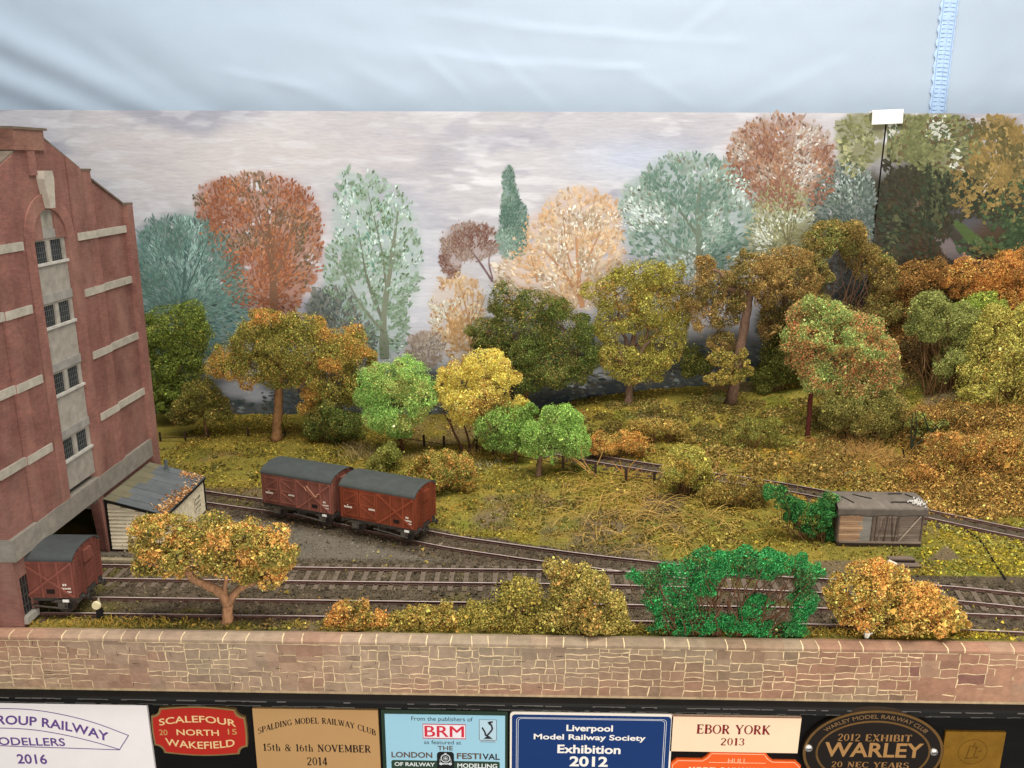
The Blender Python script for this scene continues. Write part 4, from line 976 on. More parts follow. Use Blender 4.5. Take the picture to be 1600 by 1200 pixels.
# cream plaque
t = plaque('exhibition_plaque', 'small cream plaque with dark red serif lettering, dated 2013', (121, -58))
X0, Z0, X1, Z1 = pbox(1050, 1118, 1246, 1177, YF); mb = MB(); outline_plate(mb, [(X0, Z0), (X1, Z0), (X1+.2, Z1), (X0, Z1)], 406.35, YF, (240, 214, 180)); mb.build('plate', M_plate, t)
mb = MB(); Rd = (132, 34, 36)
ribbon(mb, [(X0, Z1-.25), (X1+.2, Z1-.25)], .5, YF-.08, Rd)
lettering(mb, 'EBOR YORK', pbox(1089, 1130, 1202, 1146), Rd, YF-.08, serif=True); lettering(mb, '2013', pbox(1126, 1151, 1162, 1163), Rd, YF-.08, serif=True)
mb.build('lettering', M_print, t)

# orange totem plaque
t = plaque('exhibition_plaque', 'orange plaque with white outline below the cream plaque', (121, -80))
X0, Z0, X1, Z1 = pbox(1049, 1186, 1251, 1200, YF); xa, xb = at(1100, 1180, Y=YF)[0], at(1206, 1180, Y=YF)[0]; zt = at(1150, 1176, Y=YF)[2]
def totem(i): return [(X0+i, LOW), (X1-i, LOW), (X1-i, Z1-3-i), (X1-3-i, Z1-i), (xb+1-i*.4, Z1-i), (xb-1.2-i, Z1+1.8-i), (xb-3.5-i, zt-i), (xa+3.5+i, zt-i), (xa+1.2+i, Z1+1.8-i), (xa-1+i*.4, Z1-i), (X0+3+i, Z1-i), (X0+i, Z1-3-i)]
mb = MB(); outline_plate(mb, totem(0), 406.35, YF, (232, 96, 36)); mb.build('plate', M_plate, t)
mb = MB(); ribbon(mb, totem(.9), .45, YF-.08, (244, 190, 150), True); ribbon(mb, [(xa+3, Z1-1.7), (xb-3, Z1-1.7)], .4, YF-.09, (244, 190, 150))
lettering(mb, 'HULL', pbox(1137, 1183, 1166, 1191), (250, 180, 140), YF-.1, .012); lettering(mb, 'MODEL RAILWAY GUILD', pbox(1076, 1196, 1228, 1205), (250, 214, 190), YF-.1, .015)
mb.build('lettering', M_print, t)

# oval plaque
t = plaque('exhibition_plaque', 'black oval plaque with brass rings and two screws', (200, -68))
c0 = at(1362, 1172, Y=YF); rx = (at(1472, 1172, Y=YF)[0]-at(1252, 1172, Y=YF)[0])/2; rz = at(1362, 1106, Y=YF)[2]-c0[2]
ov = lambda k, n=64: [(c0[0]+rx*k*math.cos(2*math.pi*i/n), c0[2]+rz*(1-(1-k)*1.35)*math.sin(2*math.pi*i/n)) for i in range(n)]
mb = MB(); outline_plate(mb, ov(1.0), 406.35, YF-1.8, (30, 22, 16)); mb.build('plate', M_plate, t)
mb = MB(); BR = (150, 112, 64)
ribbon(mb, ov(.975), 1.5, YF-1.9, BR, True); ribbon(mb, ov(.80), 1.2, YF-1.9, BR, True); mb.build('rings', M_brassy, t)
mb = MB(); zf = YF-1.9; B2 = (148, 110, 66)
v, f = glyphs('WARLEY MODEL RAILWAY CLUB', .012); lo, hi = v.min(0), v.max(0); u = (v-lo)/(hi-lo)
th = np.radians(144-108*u[:, 0]); rr = .865+.07*(u[:, 1]-.2)
mb.add(np.column_stack([c0[0]+rx*rr*np.cos(th), np.full(len(th), zf), c0[2]+rz*(1-(1-rr)*1.35)*np.sin(th)]), f, lin((120, 92, 58)))
lettering(mb, '2012 EXHIBIT', pbox(1307, 1141, 1420, 1154), B2, zf, serif=True); lettering(mb, 'WARLEY', pbox(1287, 1154, 1437, 1179), (160, 120, 72), zf, .022); lettering(mb, '20 NEC YEARS', pbox(1297, 1184, 1416, 1195), B2, zf, serif=True)
mb.build('lettering', M_print, t)
for s in (1262, 1457):
    c = at(s, 1166 if s < 1300 else 1172, Y=YF-.4); mb = MB(); mb.tube([(c[0], YF-1.8, c[2]), (c[0], YF-2.6, c[2]), (c[0], YF-3.1, c[2])], [2.2, 2.0, 1.0], 14, lin((205, 200, 190)))
    mb.box((c[0]-1.3, YF-3.16, c[2]-.2), (c[0]+1.3, YF-1.4, c[2]+.2), lin((60, 56, 50))); mb.build('screw', M_brassy, t, smooth=False)

# brass square
t = plaque('exhibition_plaque', 'plain worn brass square plaque at the end of the row', (256, -68))
X0, Z0, X1, Z1 = pbox(1478, 1143, 1562, 1200, YF); mb = MB(); outline_plate(mb, [(X0-.4, LOW), (X1, LOW), (X1, Z1), (X0, Z1)], 406.35, YF, (176, 128, 46)); mb.build('plate', M_brassy, t)
mb = MB(); cx, cz = (X0+X1)/2, Z1-13
ribbon(mb, circ(cx, cz, 8, 30), .35, YF-.06, (140, 98, 34), True)
for pts in ([(-3, -4), (-2, 4)], [(-2, 4), (2, 3)], [(2, 3), (1, -3)], [(-4, -4.5), (4, -3.5)], [(0, 4), (1, 6)], [(3, 0), (5, 1)]): ribbon(mb, [(cx+a, cz+b) for a, b in pts], .5, YF-.07, (136, 94, 32))
mb.build('engraving', M_brassy, t)

# ------------------------------------------------------------------ brick warehouse
XF = -287.5
def build_warehouse():
    t = thing('brick_warehouse', 'tall red brick mill with stepped gable and concrete window strip standing over the front tracks', 'building', (-370, 500, 0))
    B = lin((120, 82, 74)); B2 = lin((128, 89, 80)); CON = lin((150, 144, 134))
    XB = -470
    bk = MB()
    YE = 420.6
    def zone(y0, y1, z0, za, zb, xf, c=B, xb=-296):
        if y1 <= YE: return
        if y0 < YE: za = za+(zb-za)*(YE-y0)/(y1-y0); y0 = YE
        bk.prism([(y0, z0), (y1, z0), (y1, zb), (y0, za)], 'x', xb, xf, c)
    lo = 42.0
    zone(394, 403, 54, 230, 230, XF+2.2, B2); zone(597, 606, -4, 230, 230, XF+3.4, B2)
    for m in (1, -1):
        f = lambda a: 500+m*(a-500)
        def z2(a, b, z0, za, zb, xf, c=B):
            if m == 1: zone(f(a), f(b), z0, za, zb, xf, c)
            else: zone(f(b), f(a), z0, zb, za, xf, c)
        z2(555.7, 596.4, 54, 248.6, 231.2, XF, B)
        z2(545, 555, 54, 254, 254, XF+1.9, B2); z2(527.6, 545, 54, 263, 254.6, XF+1.6, B)
        z2(518, 527, 54, 215, 215, XF+2.0, B2); z2(518.02, 527, 215.01, 267.4, 263, XF+1.0, B)
        z2(507, 518, 215.01, 272, 267.4, XF+1.0, B)
    zone(493, 507, 232, 272, 272, XF+1.0, B)
    # arch spandrels round the recessed head
    ro, ri, cy, cz = 26.5, 17.6, 500.0, 215.0
    for m in (1, -1):
        pts = [(cy+m*ri*math.cos(a), cz+ri*math.sin(a)) for a in np.linspace(0, math.pi/2-.01, 10)]
        for (p, q) in zip(pts[:-1], pts[1:]):
            poly = [p, (p[0], 232.4), (q[0], 232.4), q]
            if abs(p[0]-q[0]) > .02: bk.prism(poly if m == -1 else poly[::-1], 'x', -296, XF+0.9, B)
        a = np.linspace(0, math.pi/2, 12)
        for i in range(11):
            poly = [(cy+m*ri*math.cos(a[i]), cz+ri*math.sin(a[i])), (cy+m*ro*math.cos(a[i]), cz+ro*math.sin(a[i])), (cy+m*ro*math.cos(a[i+1]), cz+ro*math.sin(a[i+1])), (cy+m*ri*math.cos(a[i+1]), cz+ri*math.sin(a[i+1]))]
            bk.prism(poly if m == 1 else poly[::-1], 'x', XF+.9, XF+2.0, B2*1.02)
    # piers beside the loading opening
    bk.prism([(521, -4), (597, -4), (597, 43.5), (516, 43.5), (514.5, 40)], 'x', -292.5, XF, B)
    bk.prism([(519.2, -4), (527, -4), (521, 43), (515, 43)], 'x', XF, XF+1.6, B2)
    # pier with the small window
    bk.box((-312, 432.6, -4), (XF, 438, 43.5), B); bk.box((-312, YE, -4), (XF, 424, 43.5), B)
    bk.box((-312, 424, 30), (XF, 432.6, 43.5), B); bk.box((-312, 424, -4), (XF, 432.6, 6), B)
    bk.prism([(YE, 43.6), (606, 43.6), (606, 53.9), (YE, 53.9)], 'x', -312, XF-.4, B)
    # flank and rear walls
    bk.box((XB, YE+.2, -4), (-296.1, 425, 240), B); bk.box((XB, 601, -4), (-312.1, 605.6, 229), B); bk.box((XB-4, YE+.2, -4), (XB-.1, 605.6, 229), B)
    bk.box((-312, 601, 54), (-296.1, 605.6, 229), B)
    bk.build('brick_wall', M_brick, t)
    # chimney like stack on the gable
    mb = MB(); mb.box((-300, 475, 266), (XF+2.6, 505, 277.2), lin((128, 92, 80))); mb.box((-300, 487, 252), (XF+2.2, 494, 266), B2); mb.build('gable_stack', M_brick, t)
    mb = MB(); cap = lin((104, 92, 80))
    mb.box((-301, 473, 277.2), (XF+3.4, 508, 278.6), cap)
    for m in (1, -1):
        f = lambda a: 500+m*(a-500)
        if m == 1 or True: mb.box((-297, min(f(544), f(556)), 254), (XF+2.2, max(f(544), f(556)), 255.4), cap); 
        if m == 1: mb.box((-297, 596.5, 230), (XF+3.2, 607, 231.5), cap)
        for (a, za, b, zb) in ((508, 272.2, 544, 255.2), (556, 249, 597 if m == 1 else 579, 231.0 if m == 1 else 239)):
            mb.beam((-292.3, f(a), za+.5), (-292.3, f(b), zb+.5), 11.5, 1.2, color=cap)
    mb.build('coping', M_conc, t)
    # roof slopes
    mb = MB(); rc = lin((186, 180, 166))
    for m in (1, -1):
        f = lambda a: 500+m*(a-500)
        e_ = 604 if m == 1 else 579; ze_ = 269-43*(e_-500)/104; poly = [(f(500), 269), (f(e_), ze_), (f(e_), ze_+2), (f(500), 271)]
        mb.prism(poly if m == 1 else poly[::-1], 'x', XB-4, -298, rc)
    mb.build('roof', M_roof, t)
    # concrete window strip
    mb = MB(); y0, y1 = 482.4, 517.6; xb, xf = -296, XF-.2; LV = [(201, 214), (163, 176), (121, 134), (78.5, 91.5)]
    zprev = 59.2
    for za, zb in LV[::-1]:
        mb.box((xb, y0, zprev), (xf, y1, za), CON*(.95+.1*R.random()))
        for a, b in ((y0, 484.6), (497.6, 501.4), (514.6, y1)): mb.box((xb, a, za), (xf-.1, b, zb), CON*1.05)
        zprev = zb
    pts = [(y1, zprev), (y1, 215)]+[(500+17.6*math.cos(a), 215+17.6*math.sin(a)) for a in np.linspace(.05, math.pi-.05, 16)]+[(y0, 215), (y0, zprev)]
    mb.prism(pts, 'x', xb, xf, lin((150, 144, 132)))
    mb.build('concrete_strip', M_conc, t)
    for za, zb in LV:
        mb = MB()
        mb.box((xf, y0+.1, za-1.2), (xf+1.5, y1-.1, za+.3), lin((176, 172, 164))); mb.box((xf, y0+.1, zb+1.4), (xf+.8, y1-.1, zb+6.5), lin((140, 136, 130)))
        mb.build('window_sill', M_conc, t)
    for za, zb in LV:
        for a, b in ((484.6, 497.6), (501.4, 514.6)):
            mb = MB(); mb.box((-294.5, a-.4, za-.2), (-289.0, b+.4, zb+.2), (1, 1, 1)); wn = mb.build('window', M_glass, t)
            mb = MB(); gc = lin((84, 88, 88))
            for k in range(1, 6): yy = a+(b-a)*k/6; mb.box((-288.95, yy-.17, za), (-288.6, yy+.17, zb), gc)
            for k in range(1, 4): zz = za+(zb-za)*k/4; mb.box((-288.93, a, zz-.14), (-288.55, b, zz+.14), gc)
            mb.build('glazing_bars', M_iron, wn)
    # string courses, each stepped over its pilaster
    SC = lin((164, 157, 144))
    for zc in (213.5, 177.5, 136, 93.5):
        for m in (1, -1):
            f = lambda a: 500+m*(a-500)
            mb = MB()
            for a, b, xf_ in ((555.0, 596.9, XF+1.5), (530, 554.99, XF+2.5)): mb.box((XF-1, max(YE, min(f(a), f(b))), zc-2.4), (xf_, max(f(a), f(b)), zc+2.4), SC*R.uniform(.9, 1.08))
            mb.build('string_course', M_conc, t)
    mb = MB(); mb.box((-312, YE-.3, 42.2), (XF+2.4, 602, 55.6), lin((132, 126, 116)))
    mb.prism([(514, 42.1), (518, 42.1), (520.3, 32), (518.3, 32)], 'x', -300, XF+1.2, CON*.9); mb.prism([(438, 42.1), (446, 42.1), (439, 33), (438, 31)], 'x', -312, XF+1.0, CON*.9)
    mb.prism([(509, 42.1), (517.4, 42.1), (519, 34)], 'x', -293, XF-.5, CON*.75)
    mb.build('concrete_lintel', M_conc, t)
    mb = MB(); mb.prism([(497.2, 233), (502.2, 233), (505, 250), (504.2, 254.5), (495.4, 254.5), (494.2, 250)], 'x', XF+1, XF+5.5, lin((168, 160, 146))); mb.build('keystone', M_conc, t)
    mb = MB(); mb.box((-296, 423.8, 5.8), (-288.3, 432.8, 30.2), (1, 1, 1)); wn = mb.build('window', M_glass, t)
    mb = MB()
    for k in range(1, 3): yy = 424+8.6*k/3; mb.box((-288.25, yy-.2, 6), (-287.9, yy+.2, 30), lin((70, 66, 60)))
    for k in range(1, 4): zz = 6+24*k/4; mb.box((-288.22, 424, zz-.2), (-287.85, 432.6, zz+.2), lin((70, 66, 60)))
    mb.build('glazing_bars', M_iron, wn)
    mb = MB(); mb.prism([(422.5, 2.0), (434.2, 2.0), (434.2, 5.6), (433.4, 6.2), (423, 6.2)], 'x', -289.8, XF+2.2, lin((150, 146, 136))); mb.build('window_sill', M_conc, t)
    # loading bay inside, its shade painted as near-black sheets
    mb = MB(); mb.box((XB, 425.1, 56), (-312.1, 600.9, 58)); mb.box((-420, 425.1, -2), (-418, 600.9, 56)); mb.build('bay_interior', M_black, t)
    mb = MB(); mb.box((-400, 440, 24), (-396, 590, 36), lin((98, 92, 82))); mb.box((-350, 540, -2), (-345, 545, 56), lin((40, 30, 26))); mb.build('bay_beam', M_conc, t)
build_warehouse()

# lean-to shed against the mill
def build_shed():
    YN, YFAR, XR = 521.0, 590.0, -246.0
    zi_n = at(170, 786, X=XF+2)[2]; 
    zi = 38.0; ze = 27.0
    t = thing('lean_to_shed', 'cream boarded lean-to shed with grey felt roof against the brick mill', 'shed', ((XF+XR)/2, (YN+YFAR)/2, 0))
    W_ = lin((228, 216, 188))
    mb = MB()
    nb = 13
    for k in range(nb):                                     # lapped boards on the end wall
        z0, z1 = 1.5+k*(zi-2)/nb, 1.5+(k+1)*(zi-2)/nb-.12
        top = lambda x: zi+(ze-zi)*(x-(XF+2))/(XR-XF-2)-.5
        xr = XR if z1 <= top(XR) else (XF+2)+(top(XF+2)-z1)/(top(XF+2)-top(XR))*(XR-XF-2)
        c = W_*R.uniform(.86, 1.05)
        mb.add([(XF+2, YN-.7, z0), (xr, YN-.7, z0), (xr, YN-.1, z1), (XF+2, YN-.1, z1), (XF+2, YN+.6, z0), (xr, YN+.6, z0), (xr, YN+.6, z1), (XF+2, YN+.6, z1)], [(0, 1, 2, 3), (0, 4, 5, 1), (1, 5, 6, 2), (4, 0, 3, 7)], c)
    mb.prism([(XF+2.1, .5), (XR, .5), (XR, ze-.6), (XF+2.1, zi-.6)], 'y', YN+.55, YFAR, lin((170, 156, 132)))
    mb.box((XR+.01, YN, 1), (XR+.5, YFAR, ze-.7), W_)
    for yy in np.arange(YN+4, YFAR, 4.6): mb.box((XR+.5, yy, 1), (XR+.75, yy+.3, ze-.8), W_*.82)
    mb.build('boarded_wall', M_wood, t)
    mb = MB(); K = lin((26, 24, 22))
    mb.box((XR-.2, YFAR-.6, .4), (XR+1.0, YFAR+.8, ze-.5), K); mb.box((XF+2, YN-1.0, .4), (XF+3.3, YN+.2, zi-1), K)
    mb.beam((XF+2, YN-1.3, zi-.2), (XR+1.5, YN-1.3, ze-.6), .7, 2.0, color=K); mb.beam((XR+1.7, YN-1.6, ze-.9), (XR+1.7, YFAR+1.6, ze-.9), .6, 1.5, color=K)
    mb.box((XF+2, YN-.9, .1), (XR+.6, YN+.2, 1.5), lin((60, 34, 32)))
    mb.build('trim', M_wood, t)
    mb = MB(); n = 8; d = YFAR-YN+3.2
    for k in range(n):                                      # felt strips running down the slope, the top courses mossy
        a = YN-1.5+d*k/n; b = YN-1.5+d*(k+1)/n-.25; m = 10
        for j in range(m):
            u0, u1 = j/m, (j+1)/m; xa, xb_ = XF+1.6+(XR+2-XF-1.6)*u0, XF+1.6+(XR+2-XF-1.6)*u1; za, zb = zi+1+(ze-zi)*u0, zi+1+(ze-zi)*u1
            moss = 1 if (u0 < .2+.09*math.sin(k*1.7)) else 0
            c = lin((98, 102, 104))*(.9+.06*(k % 3)) if not moss else lin((112, 106, 84))*(.9+.06*(k % 3))
            h = .12*(k % 2)
            mb.add([(xa, a, za+h), (xb_, a, zb+h), (xb_, b, zb+h*.6), (xa, b, za+h*.6), (xa, a, za-1), (xb_, a, zb-1), (xb_, b, zb-1), (xa, b, za-1)], [(0, 1, 2, 3), (0, 4, 5, 1), (2, 6, 7, 3), (1, 5, 6, 2), (3, 7, 4, 0)], c)
    mb.build('felt_roof', M_roof, t)
    mb = MB(); xc = at(262, 738, Z=31); p = np.array([XF+17, YFAR-5, 0]); zz = zi+1+(ze-zi)*(p[0]-XF-1.6)/(XR+2-XF-1.6)
    mb.tube([(p[0], p[1], zz), (p[0], p[1], zz+8.5)], [1.25, 1.2], 12, lin((84, 92, 92))); mb.tube([(p[0], p[1], zz-.2), (p[0], p[1], zz+1.1)], [2.3, 1.9], 12, lin((84, 92, 92))); mb.build('stove_pipe', M_iron, t)
    mb = MB(); mb.box((XR+.55, 570, 8), (XR+.95, 580.5, 18.5), lin((70, 72, 70))); wn = mb.build('window', M_glass, t)
    mb = MB()
    for k in range(5): yy = 570+10.5*k/4; mb.box((XR+.96, yy-.35, 8), (XR+1.25, yy+.35, 18.5), W_)
    for k in range(4): zz = 8+10.5*k/3; mb.box((XR+.94, 569.6, zz-.4), (XR+1.22, 580.9, zz+.4), W_)
    mb.build('window_frame', M_wood, wn)
    n = 900; u = 1-np.abs(rng.normal(0, .11, n)); y = YN+(YFAR-YN)*np.clip(np.abs(rng.normal(.28, .28, n)), 0, 1); far = rng.random(n) < .25; y = np.where(far, YFAR-np.abs(rng.normal(0, 5, n)), y); u = np.where(far, rng.uniform(.6, 1, n), u)
    x = XF+1.6+(XR+2-XF-1.6)*u; z = zi+1.5+(ze-zi)*u
    cc = np.array([lin(c) for c in ((196, 152, 98), (176, 122, 76), (214, 182, 136), (146, 104, 66))])[rng.integers(0, 4, n)]*1.15
    mb = MB(); mb.quads(leaf_quads(np.column_stack([x, y, z]), np.tile([.1, 0, 1.0], (n, 1)), 1.3, .5), np.clip(cc, 0, .95)); tag(mb.build('fallen_leaves', M_leaf, t), kind='stuff')
build_shed()

# ------------------------------------------------------------------ tracks
def arc_sample(path, step):
    p = np.asarray(path, float); s = np.concatenate([[0], np.cumsum(np.linalg.norm(np.diff(p, axis=0), axis=1))]); q = np.arange(0, s[-1], step)
    return np.column_stack([np.interp(q, s, p[:, i]) for i in range(3)])
def normals(p):
    d = np.gradient(p, axis=0); d[:, 2] = 0; d /= np.linalg.norm(d, axis=1)[:, None]+1e-9
    return d, np.column_stack([-d[:, 1], d[:, 0], np.zeros(len(d))])
GAUGE = 18.6
SLEEPER = None
def build_track(label, path, xlim, zoff=0.0, seed=0, sleeper_up=0.25, step=9.4, wood=(92, 76, 62), bright=True, gauge=GAUGE, skip=None):
    r_ = random.Random(seed)
    p = arc_sample(path, 2.0); p = p[(p[:, 0] > xlim[0]) & (p[:, 0] < xlim[1])]
    if len(p) < 3: return
    d, nrm = normals(p); b = p[len(p)//2]
    t = thing('railway_track', label, 'track', b)
    for s in (-1, 1):
        c = p+nrm*s*gauge/2+np.array([0, 0, zoff]); n = len(c)
        mb = MB(); V = []; prof = [(-1.0, .3), (-.25, .7), (-.25, 1.5), (-.42, 1.6), (-.42, 2.05), (.42, 2.05), (.42, 1.6), (.25, 1.5), (.25, .7), (1.0, .3)]; m = len(prof)
        for i in range(n):
            for a, h in prof: V.append(c[i]+nrm[i]*a+np.array([0, 0, h]))
        F_ = [(i*m+j, i*m+j+1, (i+1)*m+j+1, (i+1)*m+j) for i in range(n-1) for j in range(m-1)]
        mb.add(V, F_); rl = mb.build('rail', M_rust, t)
        if bright:
            mb = MB(); V = []
            for i in range(n): V += [c[i]-nrm[i]*.42+np.array([0, 0, 2.075]), c[i]+nrm[i]*.42+np.array([0, 0, 2.075])]
            mb.add(V, [(2*i, 2*i+1, 2*i+3, 2*i+2) for i in range(n-1)]); mb.build('running_surface', M_rail, rl)
    q = arc_sample(path, step); dd, nn = normals(q); m_ = (q[:, 0] > xlim[0]) & (q[:, 0] < xlim[1]); q, dd = q[m_], dd[m_]
    if skip is not None:
        k_ = np.array([not skip(a) for a in q]); q, dd = q[k_], dd[k_]
    if len(q) > 100: keep = np.argsort(np.abs(q[:, 0]))[:100]; q, dd = q[np.sort(keep)], dd[np.sort(keep)]
    proto = None
    for i in range(len(q)):
        if proto is None:
            mb = MB(); wv = lin(wood)
            mb.box((-1.6, -17, -1.6), (1.6, 17, .28), wv)
            for s in (-1, 1):
                for a in (-1, 1): mb.box((-1.1, s*gauge/2+a*1.15-.75, .28), (1.1, s*gauge/2+a*1.15+.75, 1.05), lin((74, 50, 42)))
            mb2 = MB(); mb2.v = [v for v in mb.v]; 
            org = list(t['_o']); t['_o'] = [0.0, 0.0, 0.0]; o = mb.build('sleeper', M_wood, t); t['_o'] = org; proto = o
        else:
            o = proto.copy(); col.objects.link(o); o.parent = t
        pos = q[i]-np.array(t['_o'])+np.array([0, 0, zoff+sleeper_up*(r_.random()*.6+.4)-.1])
        o.location = pos*S; o.rotation_euler = (0, 0, math.atan2(dd[i, 1], dd[i, 0])+r_.uniform(-.03, .03))
    return t
build_track('front railway track with polished rails running along behind the stone wall', FRONT, (-330, 420), -.25, 1, sleeper_up=-.35)
build_track('middle railway track with clearly showing sleepers running out of the mill yard', MIDDLE, (-400, 420), 0, 2, sleeper_up=.5, wood=(110, 96, 82))
build_track('siding track curving in from behind the shed under the two vans', SIDING, (-330, 108), 0.0, 3, sleeper_up=-.1, wood=(84, 70, 56), skip=lambda a: a[0] > 60)
build_track('rusty upper track passing behind the fence and the old van body', UPPER[::-1], (15, 520), .25, 4, sleeper_up=.1, wood=(86, 74, 62), gauge=16.5)
# concrete platform edge beside the mill
mb = MB(); mb.prism([(-290, 501.5), (-226, 499.8), (-224, 501.6), (-226, 503.8), (-290, 505.2)], 'z', -.5, 3.0, lin((150, 138, 112)))
tag(mb.build('platform_edge', M_conc, base=(-258, 502, 0)), 'low buff concrete edging strip beside the track at the shed', 'kerb')

# ------------------------------------------------------------------ box vans
LV_, WV = 59.5, 29.5
def make_van(label, base, rz, bodyc, roofc, seed, faded=0.0):
    r_ = random.Random(seed)
    t = thing('box_van', label, 'railway van', (0, 0, 0), 'red box vans')
    L, W, z0, z1, zr = LV_/2, WV/2, 12.0, 35.6, 41.2
    def vc(k=1.0): return lin(bodyc)*k*r_.uniform(.94, 1.06)
    prof = [(-W, z0), (W, z0), (W, z1)]+[(W*math.cos(a), z1+(zr-z1-.6)*math.sin(a)) for a in np.linspace(.12, math.pi-.12, 11)]+[(-W, z1)]
    mb = MB(); mb.prism(prof, 'x', -L, L, vc())
    n = 9
    for e in (-1, 1):                                         # planked ends
        for k in range(n):
            za = z0+.4+(z1+3-z0)*k/n; zb = z0+.4+(z1+3-z0)*(k+1)/n-.3; wk = W-.3 if zb < z1 else W*.86
            mb.box((e*L if e > 0 else -L-.35, -wk, za), (L+.35 if e > 0 else -L, wk, zb), vc(.96))
    for s in (-1, 1): mb.box((-L, s*W if s > 0 else -W-.3, z0+.2), (L, W+.3 if s > 0 else -W, z0+2.0), vc(.9))
    mb.build('body', M_van, t)
    def side_bar(mb, s, xa, za, xb, zb, wd=1.15, th=.55, off=.0, k=1.0):
        mb.beam((xa, s*(W+th/2+off), za), (xb, s*(W+th/2+off), zb), wd, th, up=(0, s, 0), color=vc(k*1.22))
    mb = MB()
    for s in (-1, 1):
        for x in (-L+.7, .0, 10.8, 20.8, L-.7): side_bar(mb, s, x, z0+.3, x, z1-.4, 1.1, .6, k=1.06)
        side_bar(mb, s, 1, z0+1, L-1, z1-1.5, 1.15, .5, .35, 1.1); side_bar(mb, s, 1, z1-1.5, L-1, z0+1, 1.15, .5, .38, 1.1)
        side_bar(mb, s, -L, z1-.9, L, z1-.9, 1.6, .5, 0, .95)
    for e in (-1, 1):
        for y in (-W*.45, W*.45): mb.beam((e*(L+.8), y, z0-2), (e*(L+.8), y, z1+4.5), 1.2, 1.5, up=(e, 0, 0), color=vc(.9))
        mb.beam((e*(L+.6), -W+.6, z0), (e*(L+.6), -W+.6, z1), 1.1, 1.0, up=(e, 0, 0), color=vc(1.05)); mb.beam((e*(L+.6), W-.6, z0), (e*(L+.6), W-.6, z1), 1.1, 1.0, up=(e, 0, 0), color=vc(1.05))
    mb.build('bracing', M_van, t)
    for s in (-1, 1):
        for xa, xb in ((-L+1.8, -L/2-.3), (-L/2+.5, -.9)):
            mb = MB(); mb.box((xa, min(s*W, s*(W+.35)), z0+2.2), (xb, max(s*W, s*(W+.35)), z1-2.0), vc(.97))
            zc = (z0+z1)/2
            for (a, b, c, d) in ((xa, z0+2.8, xb, z0+2.8), (xa, z1-2.6, xb, z1-2.6), (xa, zc, xb, zc), (xa+.5, z0+2.5, xa+.5, z1-2.5), (xb-.5, z0+2.5, xb-.5, z1-2.5)): side_bar(mb, s, a, b, c, d, .9, .35, .36, 1.08)
            if xa < -L/2-.5: ds = ((xa, z0+3, xb, zc-.5), (xa, zc+1, xb, z1-3))
            else: ds = ((xa, zc-.5, xb, z0+3), (xa, z1-3, xb, zc+1))
            for (a, b, c, d) in ds: side_bar(mb, s, a, b, c, d, .85, .3, .37, 1.12)
            mb.build('door', M_van, t)
    for e in (-1, 1):
        mb = MB(); mb.prism([(-4.5, 30), (4.5, 30), (3.9, 36.8), (-3.9, 36.8)], 'x', *( (L+.4, L+2.4) if e > 0 else (-L-2.4, -L-.4)), vc(1.02)); mb.build('end_ventilator', M_van, t)
    mb = MB(); a = np.linspace(-.06, math.pi+.06, 19); ro = [( (W+.9)*math.cos(x), z1+.3+(zr-z1)*math.sin(x)) for x in a]; ri = [((W+.2)*math.cos(x), z1-.3+(zr-z1-.1)*math.sin(x)) for x in a]
    ns = 12; V = []
    for i in range(ns+1):
        x = -L-.9+(2*L+1.8)*i/ns
        V += [(x, p[0], p[1]+r_.uniform(-.05, .05)) for p in ro]+[(x, p[0], p[1]) for p in ri]
    m = len(ro); fs = []
    for i in range(ns):
        b0, b1 = i*2*m, (i+1)*2*m
        for j in range(m-1): fs += [(b0+j, b1+j, b1+j+1, b0+j+1), (b0+m+j+1, b1+m+j+1, b1+m+j, b0+m+j)]
        fs += [(b0, b0+m, b1+m, b1), (b0+m-1, b1+m-1, b1+2*m-1, b0+2*m-1)]
    for i in (0, ns):
        b0 = i*2*m; fs += [(b0+j, b0+j+1, b0+m+j+1, b0+m+j) for j in range(m-1)]
    cr_ = np.array([lin(roofc)*(.94+.12*r_.random()) for _ in V]); mb.add(V, fs, cr_); mb.build('roof', M_roof, t, smooth=False)
    IR = lin((62, 57, 52))
    mb = MB()
    for s in (-1, 1): mb.box((-L, s*(W-3)-.8, 8.7), (L, s*(W-3)+.8, 11.5), IR)
    for e in (-1, 1): mb.box((e*L-1 if e > 0 else -L-.6, -W+.6, 8.4), (L+.6 if e > 0 else -L+1, W-.6, 11.5), IR)
    mb.box((-3, -9, 5), (3, 9, 8.6), IR); mb.tube([(-16, 0, 6), (16, 0, 6)], .5, 6, IR)
    mb.build('underframe', M_iron, t)
    for x in (-20, 20):
        for s in (-1, 1):
            mb = MB(); y = s*9.3
            mb.tube([(x, y-s*1.1, 6.2), (x, y-s*.2, 6.2), (x, y-s*.2, 6.2), (x, y+s*1.0, 6.2)], [6.7, 6.7, 6.1, 6.1], 22, lin((52, 42, 36))); wh = mb.build('wheel', M_iron, t)
            mb = MB(); mb.tube([(x, y+s*1.0, 6.2), (x, y+s*1.25, 6.2)], [5.0, 4.6], 18, lin((34, 30, 28))); mb.build('wheel_disc', M_iron, wh)
            mb = MB(); ya = s*(W-2.6)
            mb.box((x-2.0, min(ya, ya+s*2.2), 4.6), (x+2.0, max(ya, ya+s*2.2), 8.4), lin((84, 78, 70)))
            for q in (-1, 1): mb.beam((x+q*2.6, ya+s*.4, 11), (x+q*1.9, ya+s*.4, 3.8), 1.2, .8, up=(0, s, 0), color=lin((82, 76, 68)))
            for q in range(4): mb.box((x-6+q*.9, min(ya+s*.3, ya+s*1.8), 8.5+q*.45), (x+6-q*.9, max(ya+s*.3, ya+s*1.8), 8.9+q*.45), lin((80, 74, 66)))
            mb.build('axle_box', M_iron, t)
